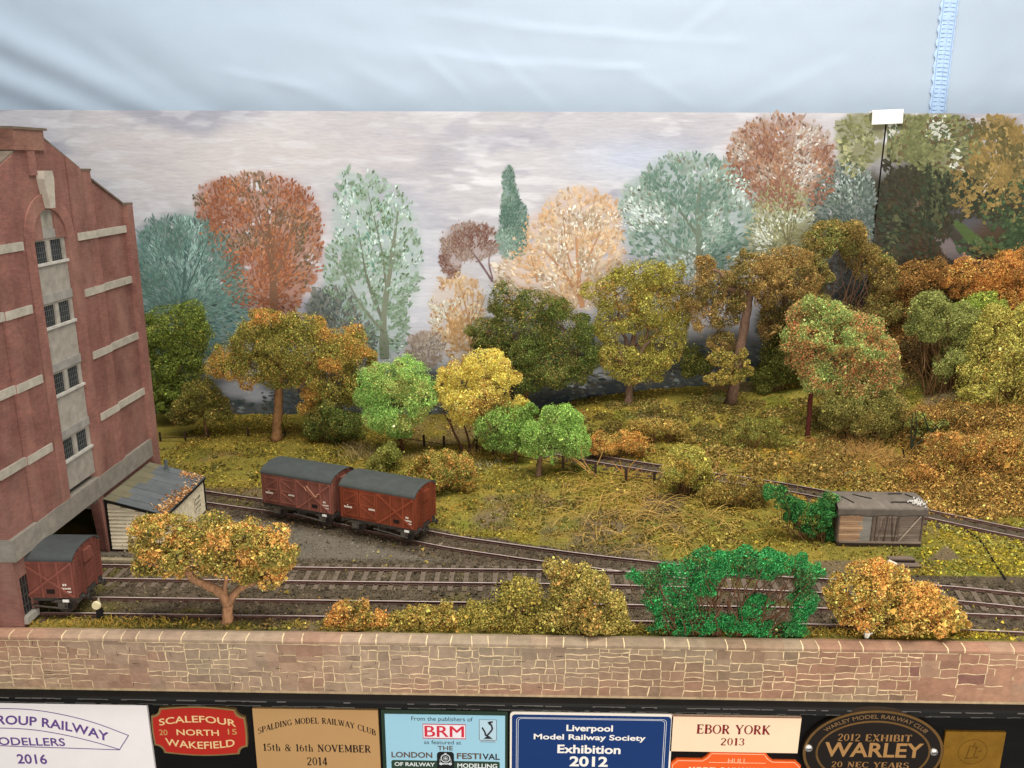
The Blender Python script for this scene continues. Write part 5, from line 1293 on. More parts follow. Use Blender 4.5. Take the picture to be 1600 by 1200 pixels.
    for s in (-1, 1):
        mb = MB(); mb.tube([(-4, s*(W-.6), 7.0), (6, s*(W-.2), 6.5), (18, s*(W), 5.4), (24, s*W, 5.2)], .55, 6, lin((70, 64, 56))); mb.beam((0, s*(W-1), 11), (0, s*(W-.8), 4.6), .9, .7, up=(0, s, 0), color=IR)
        mb.build('brake_lever', M_iron, t)
        mb = MB(); mb.box((21.6, min(s*W, s*(W+.5)), 9.4), (25.2, max(s*W, s*(W+.5)), 11.0), lin((236, 234, 226))); mb.build('white_end_mark', M_print, t)
    for e in (-1, 1):
        for s in (-1, 1):
            mb = MB(); x = e*L; y = s*8.6
            mb.tube([(x, y, 9.9), (x+e*2.2, y, 9.9), (x+e*2.2, y, 9.9), (x+e*4.2, y, 9.9), (x+e*4.2, y, 9.9), (x+e*4.8, y, 9.9)], [1.5, 1.3, .7, .7, 2.2, 2.1], 12, lin((48, 44, 40))); mb.build('buffer', M_iron, t)
        mb = MB(); mb.tube([(e*L, 0, 9.5), (e*(L+2), 0, 9.4), (e*(L+2.8), 0, 7.5), (e*(L+2.2), 0, 6)], .55, 6, lin((44, 40, 36))); mb.build('coupling', M_iron, t)
    # painted marks: small white lines of figures and the black number patch
    for s in (-1, 1):
        mb = MB(); y = s*(W+.75); wc = lin((226, 214, 198))
        def mark(xa, za, wd, h, n):
            for k in range(n):
                x = xa+wd*k/n; mb.box((x, min(y, y-s*.3), za+r_.uniform(-.1, .1)), (x+wd/n*.66, max(y, y-s*.3), za+h*r_.uniform(.75, 1)), wc)
        mark(-L+2.8, (z0+z1)/2-3.6, 6.6, 1.3, 7); mark(-L+5.4, (z0+z1)/2-1.8, 1.0, .8, 1); mark(-L/2+8.2, (z0+z1)/2-2.6, 5.4, 1.3, 6)
        mark(23.0, z0+8.0, 2.6, 1.4, 2); mark(22.2, z0+5.8, 5.6, 1.1, 6); mark(24.6, z0+3.8, 3.2, .9, 4)
        mb.build('markings', M_print, t)
        mb = MB(); mb.box((12.8, min(s*W, s*(W+.2)), z0+2.6), (17.6, max(s*W, s*(W+.2)), z0+5.4), lin((34, 24, 20))); mb.build('number_patch', M_print, t)
        if faded:
            mb = MB()
            for (a, b, c, d, wd) in ((9.5, z1-4.2, 17, z0+11.8, .9), (17, z0+11.8, 18.6, z0+13.2, .7), (7.4, z1-5.0, 9.6, z1-8.4, .5), (20.5, z1-9, 18.4, z0+14, .5)): side_bar(mb, s, a, b, c, d, wd, .12, .9, 1.0)
            mb.c = [np.tile(lin((214, 160, 132)), (len(c), 1)) for c in mb.c]
            mb.build('scraped_paint', M_print, t)
    t.location = [v*S for v in base]; t.rotation_euler = (0, 0, rz); t['_o'] = [float(v) for v in base]
    return t
h2 = math.radians(-21.5)
def van_at(endx, endy, rz):                                    # from the near bottom corner of its leading end
    c, s_ = math.cos(rz), math.sin(rz)
    return (endx-c*LV_/2-s_*WV/2, endy-s_*LV_/2+c*WV/2, 2.0)
make_van('rich red-brown box van with clean grey roof, coupled behind the faded one on the siding', van_at(-76.0, 529.5, h2), h2, (116, 58, 38), (70, 73, 70), 21)
h1 = math.radians(-20.5)
make_van('faded pinkish-brown box van with scraped paint, nearest the mill shed on the siding', van_at(-76-66*math.cos(h2)-2, 529.5-66*math.sin(h2)+1, h1), h1, (122, 76, 64), (69, 73, 71), 22, faded=1)
make_van('red-brown box van poking out of the loading opening of the brick mill', (-261.5-LV_/2+.8, 446.5, 2.0), 0.0, (112, 66, 56), (66, 69, 69), 23)

# ------------------------------------------------------------------ grounded old van body
def build_old_van():
    x0, x1, y0, y1, z1, zr = 219.5, 279.0, 543.0, 572.0, 26.5, 32.0
    t = thing('grounded_van_body', 'old grey timber van body used as a lineside hut, roof felt torn', 'hut', ((x0+x1)/2, (y0+y1)/2, 0))
    Gy = lin((124, 110, 98)); mb = MB()
    mb.prism([(y0+.4, 2.6), (y1, 2.6), (y1, z1)]+[((y0+y1)/2+(y1-y0)/2*math.cos(a), z1+(zr-z1-.8)*math.sin(a)) for a in np.linspace(.15, math.pi-.15, 9)]+[(y0+.4, z1)], 'x', x0+.4, x1-.4, Gy*.8)
    for k in range(14):                                        # bare planks at one end, grey ones at the other
        za = 2.8+(z1-3)*k/14; zb = za+(z1-3)/14-.22
        tan = lin((166, 132, 104)) if k % 3 else lin((188, 156, 124))
        mb.box((x0+1, y0, za), (x0+17+R.uniform(-2.5, 1), y0+.5, zb), tan*R.uniform(.75, 1.1))
        mb.box((x0+24, y0+.15, za), (x1-1, y0+.5, zb), Gy*R.uniform(.85, 1.1))
        mb.box((x1-.4, y0+.6, za), (x1, y1-.5, zb), Gy*R.uniform(.8, 1.1))
    mb.box((x0+15, y0+.1, 3.2), (x0+24, y0+.5, z1-.6), lin((136, 132, 124))); mb.build('planked_wall', M_wood, t)
    mb = MB()
    for k in range(9): mb.box((x0+27.5+k*1.6, y0-.5, 3.4), (x0+28.9+k*1.6, y0+.05, z1-1.6), Gy*R.uniform(.72, 1.0))
    mb.box((x0+27, y0-.8, 7.6), (x0+42.2, y0-.5, 8.6), Gy*1.05); mb.box((x0+27, y0-.8, z1-4.4), (x0+42.2, y0-.5, z1-3.4), Gy*1.05); mb.build('door', M_wood, t)
    mb = MB(); D = lin((98, 84, 74)); Lt = lin((160, 144, 128))
    for x in (x0+.6, x0+24.2, x0+27, x0+42.3, x1-.7): mb.box((x-.5, y0-.7, 2.8), (x+.5, y0+.2, z1-.3), D)
    for (a, za, b, zb, c) in ((x0+33.5, z1-1, x0+27.8, 4.5, D), (x0+34, z1-1, x0+33, 4, D*.6), (x0+36.5, z1-1, x0+39, 3.6, D*.6), (x0+41.5, z1-1, x0+40, 4, D*.6), (x0+57.5, z1-2, x0+43.5, 4.2, Lt)): mb.beam((a, y0-.6, za), (b, y0-.6, zb), .9, .5, up=(0, -1, 0), color=c)
    mb.box((x0+2, y0-1.0, 2.6), (x1-.5, y0-.1, 4.0), Gy*1.15); mb.box((x0+.5, y0-.7, -.6), (x1-.3, y0+.3, 2.5), lin((58, 46, 36))); mb.box((x1-.3, y0, -.5), (x1+.2, y1, 2.5), lin((58, 46, 36)))
    mb.build('framing', M_wood, t)
    mb = MB(); a = np.linspace(-.02, math.pi+.02, 15); ns = 26; V = []; C = []; m = len(a)
    for i in range(ns+1):
        x = x0-1+(x1-x0+3)*i/ns
        for j, q in enumerate(a):
            yy = (y0+y1)/2+((y1-y0)/2+1.2)*math.cos(q); zz = z1+.3+(zr-z1)*math.sin(q)+R.uniform(-.18, .18)
            if j == m-1: zz -= 1.6+2.2*noise(np.array([[x, 3.0]]), 11, 5)[0]; 
            V.append((x, yy, zz)); C.append(lin((112, 102, 92))*R.uniform(.85, 1.12)*(0.62 if j >= m-2 else 1))
    fs = [(i*m+j, (i+1)*m+j, (i+1)*m+j+1, i*m+j+1) for i in range(ns) for j in range(m-1)]; mb.add(V, fs, np.array(C))
    V2 = [(v[0], v[1], v[2]-.9) for v in V]; mb.add(V2, [f[::-1] for f in fs], np.array(C)*.6)
    for i in (0, ns): mb.add([V[i*m+j] for j in range(m)]+[V2[i*m+j] for j in range(m)], [(j, j+1, m+j+1, m+j) for j in range(m-1)], lin((70, 66, 60)))
    rf = mb.build('felt_roof', M_roof, t)
    mb = MB()
    for (xa, ya, xb, yb) in ((x0+14, y0+15, x0+25, y0+8.5), (x0+37, y0+4.5, x0+52, y0+4.8), (x0+5, y0+11, x0+11, y0+3.5), (x0+40, y0+17, x0+50, y0+17.5), (x0+52, y0+17, x0+60, y0+5)):
        zf = lambda yy: z1+.9+(zr-z1)*math.sin(math.acos(max(-1, min(1, (yy-(y0+y1)/2)/((y1-y0)/2+1.2)))))
        mb.beam((xa, ya, zf(ya)), (xb, yb, zf(yb)), .7, .5, color=lin((52, 48, 44)))
    mb.build('roof_batten', M_wood, t)
    n = 46; c = np.column_stack([rng.normal(x1-4.5, 2.6, n), rng.normal(y0+3.6, 1.6, n), np.zeros(n)]); c[:, 2] = z1+1.6+(zr-z1)*np.sin(np.arccos(np.clip((c[:, 1]-(y0+y1)/2)/((y1-y0)/2+1.2), -1, 1)))
    mb = MB()
    for q in c: mb.tube([q-[.4, 0, .3], q+[0, 0, .4], q+[.5, .2, 0]], [.3, .75, .25], 6, lin((226, 222, 214))*R.uniform(.8, 1))
    tag(mb.build('white_droppings', M_print, t), kind='stuff')
build_old_van()

mb = MB()
for k, (x, y, wd) in enumerate(((256, 520.5, 14), (258, 513.5, 12))): mb.box((x-wd/2, y-1.8, -1.2), (x+wd/2, y+1.8, 1.5-.9*k), lin((92, 78, 68)))
t = thing('timber_steps', 'two dark timber sleepers set as steps below the old van body', 'steps', (257, 517, 0))
for k, (x, y, wd) in enumerate(((256, 521.5, 17), (258, 513.5, 14))):
    mb = MB(); mb.box((x-wd/2, y-2.4, -1.5), (x+wd/2, y+2.4, 1.9-.9*k), lin((112, 96, 84))); mb.box((x-wd/2, y-3.0, -1.5), (x+wd/2, y-2.41, 1.3-.9*k), lin((52, 44, 38))); mb.build('step', M_wood, t)

# ground signal, litter and the joint between the baseboards
t = thing('ground_signal', 'small black post with a cream round head beside the front track near the mill', 'signal', (-247, 429.5, 0))
mb = MB(); mb.box((-248.6, 428.6, -1), (-245.6, 431.0, 8.6), lin((18, 16, 15))); mb.build('post', M_iron, t)
mb = MB(); mb.tube([(-247.6, 427.4, 11.4), (-247.6, 428.6, 11.4), (-247.6, 429.6, 11.4)], [2.3, 2.7, 2.2], 12, lin((214, 202, 160))); mb.tube([(-246.6, 429.2, 12.6), (-246.4, 429.4, 15.6)], [1.0, .5], 8, lin((150, 138, 112))); mb.build('head', M_print, t)
c = ground(1350, 994); mb = MB(); mb.tube([c+[0, -3, .5], c+[.4, -2.6, 3.2], c+[-.2, -2.4, 6.2]], [1.0, 1.9, .5], 7, lin((226, 220, 206))); mb.beam(c+[0, -3, 3], c+[3.2, -3, 4.0], .7, .5, color=lin((226, 220, 206)))
tag(mb.build('paper_scrap', M_print, base=c), 'torn white scrap lying at the foot of the orange bush behind the wall', 'litter')
c = ground(1392, 884); mb = MB(); mb.tube([c+[-4, 1, 0], c+[-1, .4, 2.4], c+[3.4, -1, 1.6]], [.7, 1.9, .7], 7, lin((226, 208, 186)))
tag(mb.build('pale_stone', M_conc, base=c), 'pale stone on the bank below the timber steps', 'stone')
t = thing('baseboard_joint', 'dark crack winding down the bank where the two baseboards meet', 'crack', ground(1430, 776))
for pts in ([(1411, 655), (1409, 690), (1414, 720), (1421, 745), (1430, 776)], [(1388, 884), (1402, 894), (1420, 912)], [(1505, 826), (1530, 845), (1548, 872), (1570, 906)]):
    mb = MB(); p = cr([ground(*q)+[0, -.4, .7] for q in pts], 6); p[:, 2] = terrain(p[:, 0], p[:, 1])+.6; mb.tube(p, .75, 5, lin((34, 28, 20)), rough=.5); mb.build('crack_line', M_black, t)

# ------------------------------------------------------------------ fences
def fence(label, posts, h, wires, post_w=1.5, colr=(60, 46, 36), base_y=None):
    pts = [ground(*q) if base_y is None else np.array([*at(q[0], q[1], Y=base_y)[:2], tz(*at(q[0], q[1], Y=base_y)[:2])]) for q in posts]
    t = thing('post_fence', label, 'fence', pts[0])
    for p in pts:
        mb = MB(); q = p+np.array([R.uniform(-.5, .5), 0, h*R.uniform(.9, 1.1)]); mb.beam(p-[0, 0, 1.5], q, post_w, post_w, up=(0, 1, 0), color=lin(colr)*R.uniform(.8, 1.2)); mb.build('post', M_wood, t)
    for k, (f, wd) in enumerate(wires):
        mb = MB()
        for a, b in zip(pts[:-1], pts[1:]): mb.beam(a+[0, -.9, h*f], b+[0, -.9, h*f], wd, wd*.6, color=lin(colr)*.9)
        mb.build('rail', M_wood, t)
    return t
fence('short dark post and rail fence on the grass beside the mill corner', [(251, 690), (290, 689), (326, 686)], 8.5, [(.45, .9)])
fence('sparse dark fence posts with a low rail behind the wide umbrella shaped tree', [(388, 682), (446, 682), (478, 681), (511, 684)], 8.0, [(.55, .5)])
fence('long dark post fence along the upper track behind the small green trees', [(624, 690), (663, 696), (694, 701), (745, 704), (771, 710), (805, 719), (842, 726), (880, 732), (930, 744), (978, 752), (1022, 756), (1064, 765)], 11.0, [(.4, .7)], post_w=2.0)

# ------------------------------------------------------------------ trees and bushes
OLV = (124, 112, 36); OLD = (92, 88, 30); ORG = (196, 124, 36); YEL = (206, 172, 44); GRN = (122, 150, 60); DGR = (62, 82, 30); BRN = (134, 96, 42)
tree('foam_tree', 'dark green two-lobed tree close against the mill wall', 'tree', (272, 668), [(272, 640), (270, 600)],
     [(275, 508, 44, 34), (298, 535, 30, 42), (255, 545, 32, 30), (255, 590, 34, 36), (290, 590, 36, 30), (268, 622, 38, 22)], .95, 1.5, [((100, 106, 28), 4), ((76, 88, 26), 3), ((124, 122, 36), 2)], 1, Y=795, r0=2, r1=1.4, twigs=4)
tree('foam_tree', 'small dark olive bushy tree near the rail fence by the mill', 'tree', (322, 676), [(320, 655), (318, 640)],
     [(318, 618, 30, 22), (300, 638, 32, 20), (338, 640, 26, 20), (285, 652, 20, 12)], .95, 1.4, [((98, 90, 28), 4), ((134, 108, 36), 2), ((76, 72, 24), 2)], 2, Y=760, r0=1.6, r1=1.1)
tree('foam_tree', 'wide umbrella shaped olive and orange tree with a thick brown trunk', 'tree', (431, 688), [(434, 650), (436, 610), (438, 560)],
     [(428, 508, 44, 24), (465, 512, 46, 26), (405, 535, 55, 28), (362, 558, 36, 24), (342, 575, 28, 16), (395, 575, 50, 24), (468, 555, 70, 40), (440, 590, 40, 18), (525, 545, 44, 36), (560, 558, 26, 20), (525, 595, 46, 40), (505, 632, 34, 20)],
     1.0, 1.5, [(OLV, 5), ((98, 96, 28), 3), ((146, 126, 40), 3), ((180, 116, 36), 3)], 3, r0=4.6, r1=3.2, thick=.75, bark=(120, 88, 58), patch=26)
bush('foam_bush', 'dark green scrub under the edge of the wide umbrella tree', 'bush', (525, 690), [(515, 650, 26, 30), (540, 665, 26, 24), (500, 660, 20, 18)], .8, 1.5, [((92, 96, 32), 3), ((72, 84, 34), 2), ((130, 112, 40), 1)], 4, Y=745)
tree('foam_tree', 'light green round headed tree on a thin dark trunk behind the vans', 'tree', (631, 712), [(627, 690), (622, 672), (618, 640)],
     [(600, 598, 34, 32), (640, 592, 36, 30), (585, 625, 26, 30), (620, 630, 46, 36), (660, 620, 22, 38), (612, 660, 32, 20), (625, 676, 22, 10)], 1.0, 1.45, [((118, 152, 60), 5), ((140, 168, 72), 3), ((150, 140, 62), 2)], 5, r0=1.6, r1=1.2, bark=(84, 56, 40))
tree('foam_tree', 'golden yellow tree with forked bare stems', 'tree', (727, 712), [(722, 700), (712, 680), (700, 655)],
     [(755, 568, 36, 26), (735, 592, 34, 28), (775, 595, 28, 34), (715, 620, 34, 26), (758, 628, 42, 30), (735, 650, 28, 16), (790, 640, 22, 16), (814, 636, 16, 13), (690, 600, 10, 28)], 1.0, 1.45, [((206, 168, 40), 5), ((222, 186, 58), 3), ((188, 132, 36), 2), ((124, 84, 34), .7)], 6, r0=1.3, r1=.8, bark=(84, 60, 44), thick=.8)
t = [o for o in col.objects if o.get('label') == 'golden yellow tree with forked bare stems'][0]
mb = MB(); g = np.array(t['_o'])
for pts in ([(727, 712), (738, 695), (748, 670), (752, 650)], [(727, 710), (716, 690), (706, 668), (702, 650)], [(735, 700), (730, 680), (722, 655)], [(742, 688), (752, 678), (760, 668)]):
    mb.tube(cr([at(a, b, Y=g[1]+R.uniform(-4, 4)) for a, b in pts], 4), np.linspace(1.1, .6, 13), 6, lin((78, 54, 40)))
mb.build('stems', M_bark, t)
tree('foam_tree', 'low fresh green tree touching the yellow one', 'tree', (806, 722), [(805, 708), (800, 690)],
     [(795, 655, 34, 26), (770, 668, 26, 26), (815, 665, 22, 28), (790, 690, 34, 16), (830, 640, 10, 10)], 1.0, 1.4, [((110, 138, 48), 4), ((130, 154, 60), 3), ((90, 108, 40), 2)], 7, r0=1.4, r1=1.0, bark=(74, 52, 40))
tree('foam_tree', 'low fresh green tree on a stout trunk next to the dead branches', 'tree', (841, 744), [(843, 722), (846, 700)],
     [(868, 655, 28, 22), (850, 676, 32, 22), (890, 682, 30, 28), (865, 695, 40, 20), (835, 700, 20, 14), (908, 700, 14, 18)], 1.0, 1.4, [((120, 150, 54), 5), ((142, 168, 70), 3), ((96, 116, 44), 2)], 8, r0=2.8, r1=2.0, bark=(96, 76, 58))
tree('foam_tree', 'broad dark green tree with brownish patches in front of the painted peach tree', 'tree', (818, 640), [(822, 615), (826, 590)],
     [(790, 470, 30, 32), (840, 478, 50, 30), (765, 520, 34, 28), (820, 520, 58, 38), (875, 515, 50, 36), (905, 545, 28, 48), (850, 560, 66, 38), (785, 555, 40, 34), (880, 585, 40, 18)], .95, 1.55,
     [((84, 92, 32), 5), ((110, 100, 38), 3), ((56, 82, 36), 2), ((134, 110, 44), 1)], 9, Y=800, r0=2.8, r1=2.2, thick=.6, patch=30)
tree('foam_tree', 'olive yellow tree with a gap in its crown on a short trunk', 'tree', (982, 618), [(984, 600), (985, 585)],
     [(1005, 432, 48, 26), (1045, 440, 30, 30), (962, 462, 40, 34), (1020, 475, 46, 34), (950, 505, 24, 38), (995, 505, 30, 16), (960, 555, 38, 22), (990, 580, 44, 20), (1040, 535, 36, 34), (1062, 500, 18, 44), (1015, 565, 40, 22)], 1.0, 1.5,
     [((136, 122, 34), 5), ((158, 142, 44), 3), ((104, 96, 28), 2), ((164, 116, 38), .6)], 10, Y=798, r0=4.2, r1=3.4, thick=.55, bark=(92, 72, 58))
tree('foam_tree', 'large russet brown tree with a tall leaning mossy trunk', 'tree', (1140, 648), [(1146, 610), (1158, 540), (1168, 480), (1172, 450)],
     [(1115, 448, 34, 32), (1100, 492, 26, 30), (1135, 485, 26, 40), (1130, 535, 26, 20), (1175, 412, 42, 18), (1215, 425, 44, 26), (1250, 440, 34, 34), (1225, 470, 42, 34), (1200, 505, 18, 34), (1100, 412, 20, 14), (1255, 480, 26, 36), (1172, 432, 44, 24, -16), (1200, 455, 26, 30, -14), (1150, 455, 20, 30, -10), (1090, 455, 24, 34), (1235, 400, 40, 16)], 1.0, 1.5,
     [((138, 104, 46), 5), ((162, 122, 58), 3), ((110, 98, 40), 4), ((98, 78, 36), 1.5)], 11, Y=782, r0=5.6, r1=3.6, thick=.45, bark=(100, 78, 64), trunk_dy=-10)
t = [o for o in col.objects if o.get('label') == 'large russet brown tree with a tall leaning mossy trunk'][0]
crown_part(t, blob_px([(1118, 592, 20, 10), (1140, 585, 22, 12), (1158, 572, 12, 22), (1130, 560, 26, 12)], 766, .8), 1.0, 1.4, [((140, 118, 36), 3), ((160, 124, 44), 2), ((104, 98, 34), 2)], 111, name='moss')
bush('foam_bush', 'olive green undergrowth low behind the leaning mossy trunk', 'bush', (1215, 610), [(1215, 555, 30, 36), (1225, 510, 26, 26), (1080, 560, 20, 24), (1195, 590, 20, 18), (1235, 580, 22, 22)], .9, 1.5, [((92, 90, 28), 4), ((72, 74, 26), 3), ((120, 108, 36), 1)], 12, Y=800, stems=3)
t = bush('foam_bush', 'rust topped hollow bush with tangled bare branches against the painted joint', 'bush', (1310, 590), [(1305, 368, 46, 22), (1275, 392, 22, 22), (1335, 378, 24, 24), (1355, 400, 20, 24), (1380, 432, 22, 38), (1378, 485, 28, 38), (1355, 520, 28, 26), (1275, 425, 20, 22), (1320, 500, 50, 22), (1265, 470, 20, 40)], .9, 1.45,
     [((126, 98, 42), 4), ((112, 100, 40), 3), ((148, 112, 48), 1.5), ((108, 110, 48), 2)], 13, Y=806, stems=9, stemcol=(92, 66, 46))
tree('foam_tree', 'square headed green and coral red tree on a dark red post-like trunk', 'tree', (1262, 684), [(1264, 655), (1267, 615), (1275, 590)],
     [(1255, 492, 30, 28), (1290, 490, 36, 24), (1245, 525, 24, 28), (1300, 520, 48, 34), (1345, 520, 38, 34), (1265, 560, 34, 30), (1315, 560, 50, 34), (1370, 560, 28, 46), (1345, 598, 46, 28), (1290, 595, 36, 22), (1380, 600, 22, 34)], 1.0, 1.5,
     [((128, 142, 66), 4), ((154, 138, 66), 3), ((196, 108, 56), 3), ((112, 126, 58), 1), ((120, 96, 50), 1)], 14, r0=2.2, r1=1.7, bark=(70, 34, 28), thick=.7, patch=15)
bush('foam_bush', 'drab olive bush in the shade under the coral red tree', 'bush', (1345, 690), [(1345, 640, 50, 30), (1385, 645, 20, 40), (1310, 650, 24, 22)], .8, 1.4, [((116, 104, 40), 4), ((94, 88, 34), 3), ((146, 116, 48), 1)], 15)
# hedge-like scrub on the high bank
bush('foam_bush', 'brown scrub topmost on the bank beside the painted joint', 'bush', (1440, 560), [(1440, 430, 34, 24), (1425, 460, 26, 34), (1475, 440, 34, 22), (1410, 510, 18, 40), (1415, 575, 16, 40)], .9, 1.5, [((138, 92, 34), 4), ((110, 82, 36), 3), ((170, 112, 36), 2), ((84, 64, 34), 1)], 16, Y=800, stems=6)
bush('foam_bush', 'bright orange brown scrub along the top of the high bank', 'bush', (1540, 540), [(1500, 430, 36, 20), (1545, 425, 44, 22), (1590, 420, 40, 26), (1560, 455, 46, 20), (1600, 470, 40, 40), (1515, 460, 30, 18)], .95, 1.5, [((190, 118, 30), 5), ((156, 98, 34), 3), ((112, 76, 36), 2), ((206, 140, 40), 1)], 17, Y=790, stems=6, patch=14)
bush('foam_bush', 'russet brambles covering the foot of the bank below the pale leaved bush', 'bush', (1500, 720), [(1450, 650, 36, 22), (1500, 660, 40, 26), (1550, 665, 40, 24), (1595, 665, 36, 26), (1425, 690, 26, 22), (1480, 690, 40, 20)], .8, 1.5, [((146, 104, 38), 4), ((112, 88, 36), 3), ((172, 124, 42), 2), ((84, 72, 34), 1)], 41, Y=690, stems=8, patch=9, thick=.6)
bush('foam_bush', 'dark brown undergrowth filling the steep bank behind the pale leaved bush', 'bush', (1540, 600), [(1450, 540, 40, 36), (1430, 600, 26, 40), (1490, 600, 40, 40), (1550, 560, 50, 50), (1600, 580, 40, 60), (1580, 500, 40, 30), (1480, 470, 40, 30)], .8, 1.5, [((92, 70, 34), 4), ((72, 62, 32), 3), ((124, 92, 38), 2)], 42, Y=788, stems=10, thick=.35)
bush('foam_bush', 'yellow leaf litter scrub at the foot of the bank beside the far track', 'bush', (1540, 800), [(1470, 790, 34, 8), (1520, 798, 36, 8), (1575, 803, 40, 8), (1620, 806, 30, 8)], .8, 1.3, [((186, 146, 46), 4), ((160, 124, 44), 3), ((126, 104, 40), 1)], 43, Y=612, stems=0, thick=.9, patch=6)
bush('foam_bush', 'soft grey green bush standing before the brown scrub on the bank', 'bush', (1470, 640), [(1455, 485, 34, 26), (1480, 500, 34, 30), (1440, 510, 26, 18), (1500, 535, 26, 40), (1475, 575, 16, 26), (1510, 505, 26, 22)], 1.0, 1.4, [((122, 122, 54), 5), ((140, 136, 62), 3), ((102, 104, 46), 2)], 18, Y=742, stems=8)
bush('foam_bush', 'vivid yellow green tuft of foliage on the bank under the orange scrub', 'bush', (1535, 560), [(1535, 470, 26, 14), (1520, 482, 20, 14), (1552, 482, 18, 14)], 1.0, 1.4, [((132, 144, 38), 4), ((160, 162, 46), 2), ((96, 110, 36), 2)], 19, Y=748, stems=4)
bush('foam_bush', 'large olive yellow bush full of pale leaves at the end of the bank', 'bush', (1560, 690), [(1560, 510, 34, 24), (1595, 520, 26, 34), (1545, 550, 36, 34), (1590, 570, 40, 34), (1530, 600, 34, 34), (1575, 610, 40, 30), (1510, 640, 20, 20)], .85, 1.6, [((150, 136, 48), 4), ((178, 160, 52), 3), ((118, 104, 40), 3), ((196, 150, 48), 1)], 20, Y=722, stems=8, patch=10)
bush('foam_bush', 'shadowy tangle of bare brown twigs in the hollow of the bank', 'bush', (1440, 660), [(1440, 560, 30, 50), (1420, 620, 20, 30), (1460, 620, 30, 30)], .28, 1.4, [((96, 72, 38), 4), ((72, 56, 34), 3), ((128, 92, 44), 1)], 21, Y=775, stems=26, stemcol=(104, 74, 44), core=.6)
bush('foam_bush', 'orange and brown leaf litter scrub low on the bank above the upper track', 'bush', (1520, 780), [(1460, 740, 40, 34), (1520, 745, 50, 36), (1585, 755, 44, 34), (1490, 700, 46, 26), (1560, 700, 50, 30), (1610, 700, 40, 40), (1450, 775, 24, 18), (1540, 780, 60, 18), (1600, 790, 40, 14)], .8, 1.5, [((172, 116, 36), 4), ((150, 104, 42), 3), ((112, 92, 36), 3), ((200, 150, 44), 1.5)], 22, Y=640, stems=5, thick=.6, patch=11)
t = thing('bare_sapling', 'dark green forked twig growing beside the crack on the bank', 'sapling', ground(1424, 700))
mb = MB(); g = np.array(t['_o'])
for pts in ([(1424, 702), (1440, 688), (1458, 672), (1478, 656)], [(1424, 700), (1424, 676), (1426, 646)], [(1452, 678), (1448, 662), (1440, 640)], [(1424, 702), (1432, 668), (1430, 640)]):
    mb.tube(cr([at(a, b, Y=g[1]-13) for a, b in pts], 4), np.linspace(1.1, .35, 13), 6, lin((50, 54, 38)))
mb.build('stem', M_twig, t)
crown_part(t, blob_px([(1435, 660, 22, 20), (1465, 668, 20, 12)], g[1]-4, .5), .35, 1.4, [((120, 120, 44), 3), ((92, 96, 36), 2)], 122)
# middle distance shrubs
bush('foam_bush', 'green and orange speckled bush just behind the rich red van', 'bush', (690, 765), [(690, 735, 40, 24), (720, 745, 24, 20), (655, 745, 26, 18), (705, 720, 28, 14)], .95, 1.4, [((132, 118, 36), 4), ((186, 124, 40), 3), ((104, 100, 34), 2)], 23, patch=9)
bush('foam_bush', 'feathery green weed behind the joint between the two siding vans', 'bush', (605, 735), [(605, 715, 26, 22), (590, 725, 18, 16)], .7, 1.4, [((112, 112, 38), 3), ((134, 122, 44), 2)], 24)
bush('foam_bush', 'low orange bush beside the stout trunked green tree', 'bush', (960, 715), [(950, 690, 30, 14), (985, 692, 32, 16), (930, 700, 14, 10), (1005, 705, 22, 10)], .95, 1.4, [((196, 132, 36), 4), ((176, 112, 38), 2), ((130, 108, 38), 2)], 25)
bush('foam_bush', 'arching straw brown bush on the bank above the orange one', 'bush', (1035, 690), [(1020, 662, 34, 10), (1050, 668, 26, 12), (1000, 668, 20, 14), (1075, 685, 16, 12)], .8, 1.4, [((150, 120, 40), 4), ((124, 104, 36), 3), ((178, 132, 50), 1)], 26, stems=6)
bush('foam_bush', 'upright yellow green bush beside the upper track fence', 'bush', (1068, 772), [(1070, 712, 28, 18), (1060, 735, 26, 18), (1090, 745, 24, 18), (1110, 760, 22, 14), (1085, 725, 26, 18)], .9, 1.4, [((148, 132, 40), 4), ((122, 122, 42), 2), ((182, 140, 44), 2)], 27, stems=6)
bush('foam_bush', 'olive undergrowth on the bank below the leaning tree', 'bush', (1180, 700), [(1180, 672, 40, 22), (1215, 690, 30, 14), (1150, 690, 26, 14)], .7, 1.4, [((116, 108, 34), 4), ((98, 98, 34), 2), ((140, 120, 40), 1)], 28, thick=.5)
bush('foam_bush', 'brown and olive brambles on the bank above the ivy', 'bush', (1160, 790), [(1150, 760, 44, 18), (1190, 765, 30, 14), (1120, 775, 30, 14), (1170, 785, 30, 10)], .6, 1.4, [((138, 108, 36), 4), ((108, 96, 34), 3), ((168, 122, 46), 1)], 29, stems=6, thick=.6)
bush('ivy_growth', 'bright green ivy spilling in a V over the end of the old van body', 'ivy', (1290, 850), [(1212, 770, 22, 10), (1232, 785, 22, 12), (1255, 800, 24, 14), (1275, 815, 24, 20), (1295, 785, 14, 20), (1285, 800, 18, 22), (1298, 835, 10, 16), (1308, 850, 8, 10), (1240, 805, 16, 8)], 1.0, 1.35, [((44, 100, 44), 5), ((64, 118, 52), 3), ((34, 76, 34), 3), ((104, 108, 48), .6)], 30, Y=551, stems=3, thick=.7)
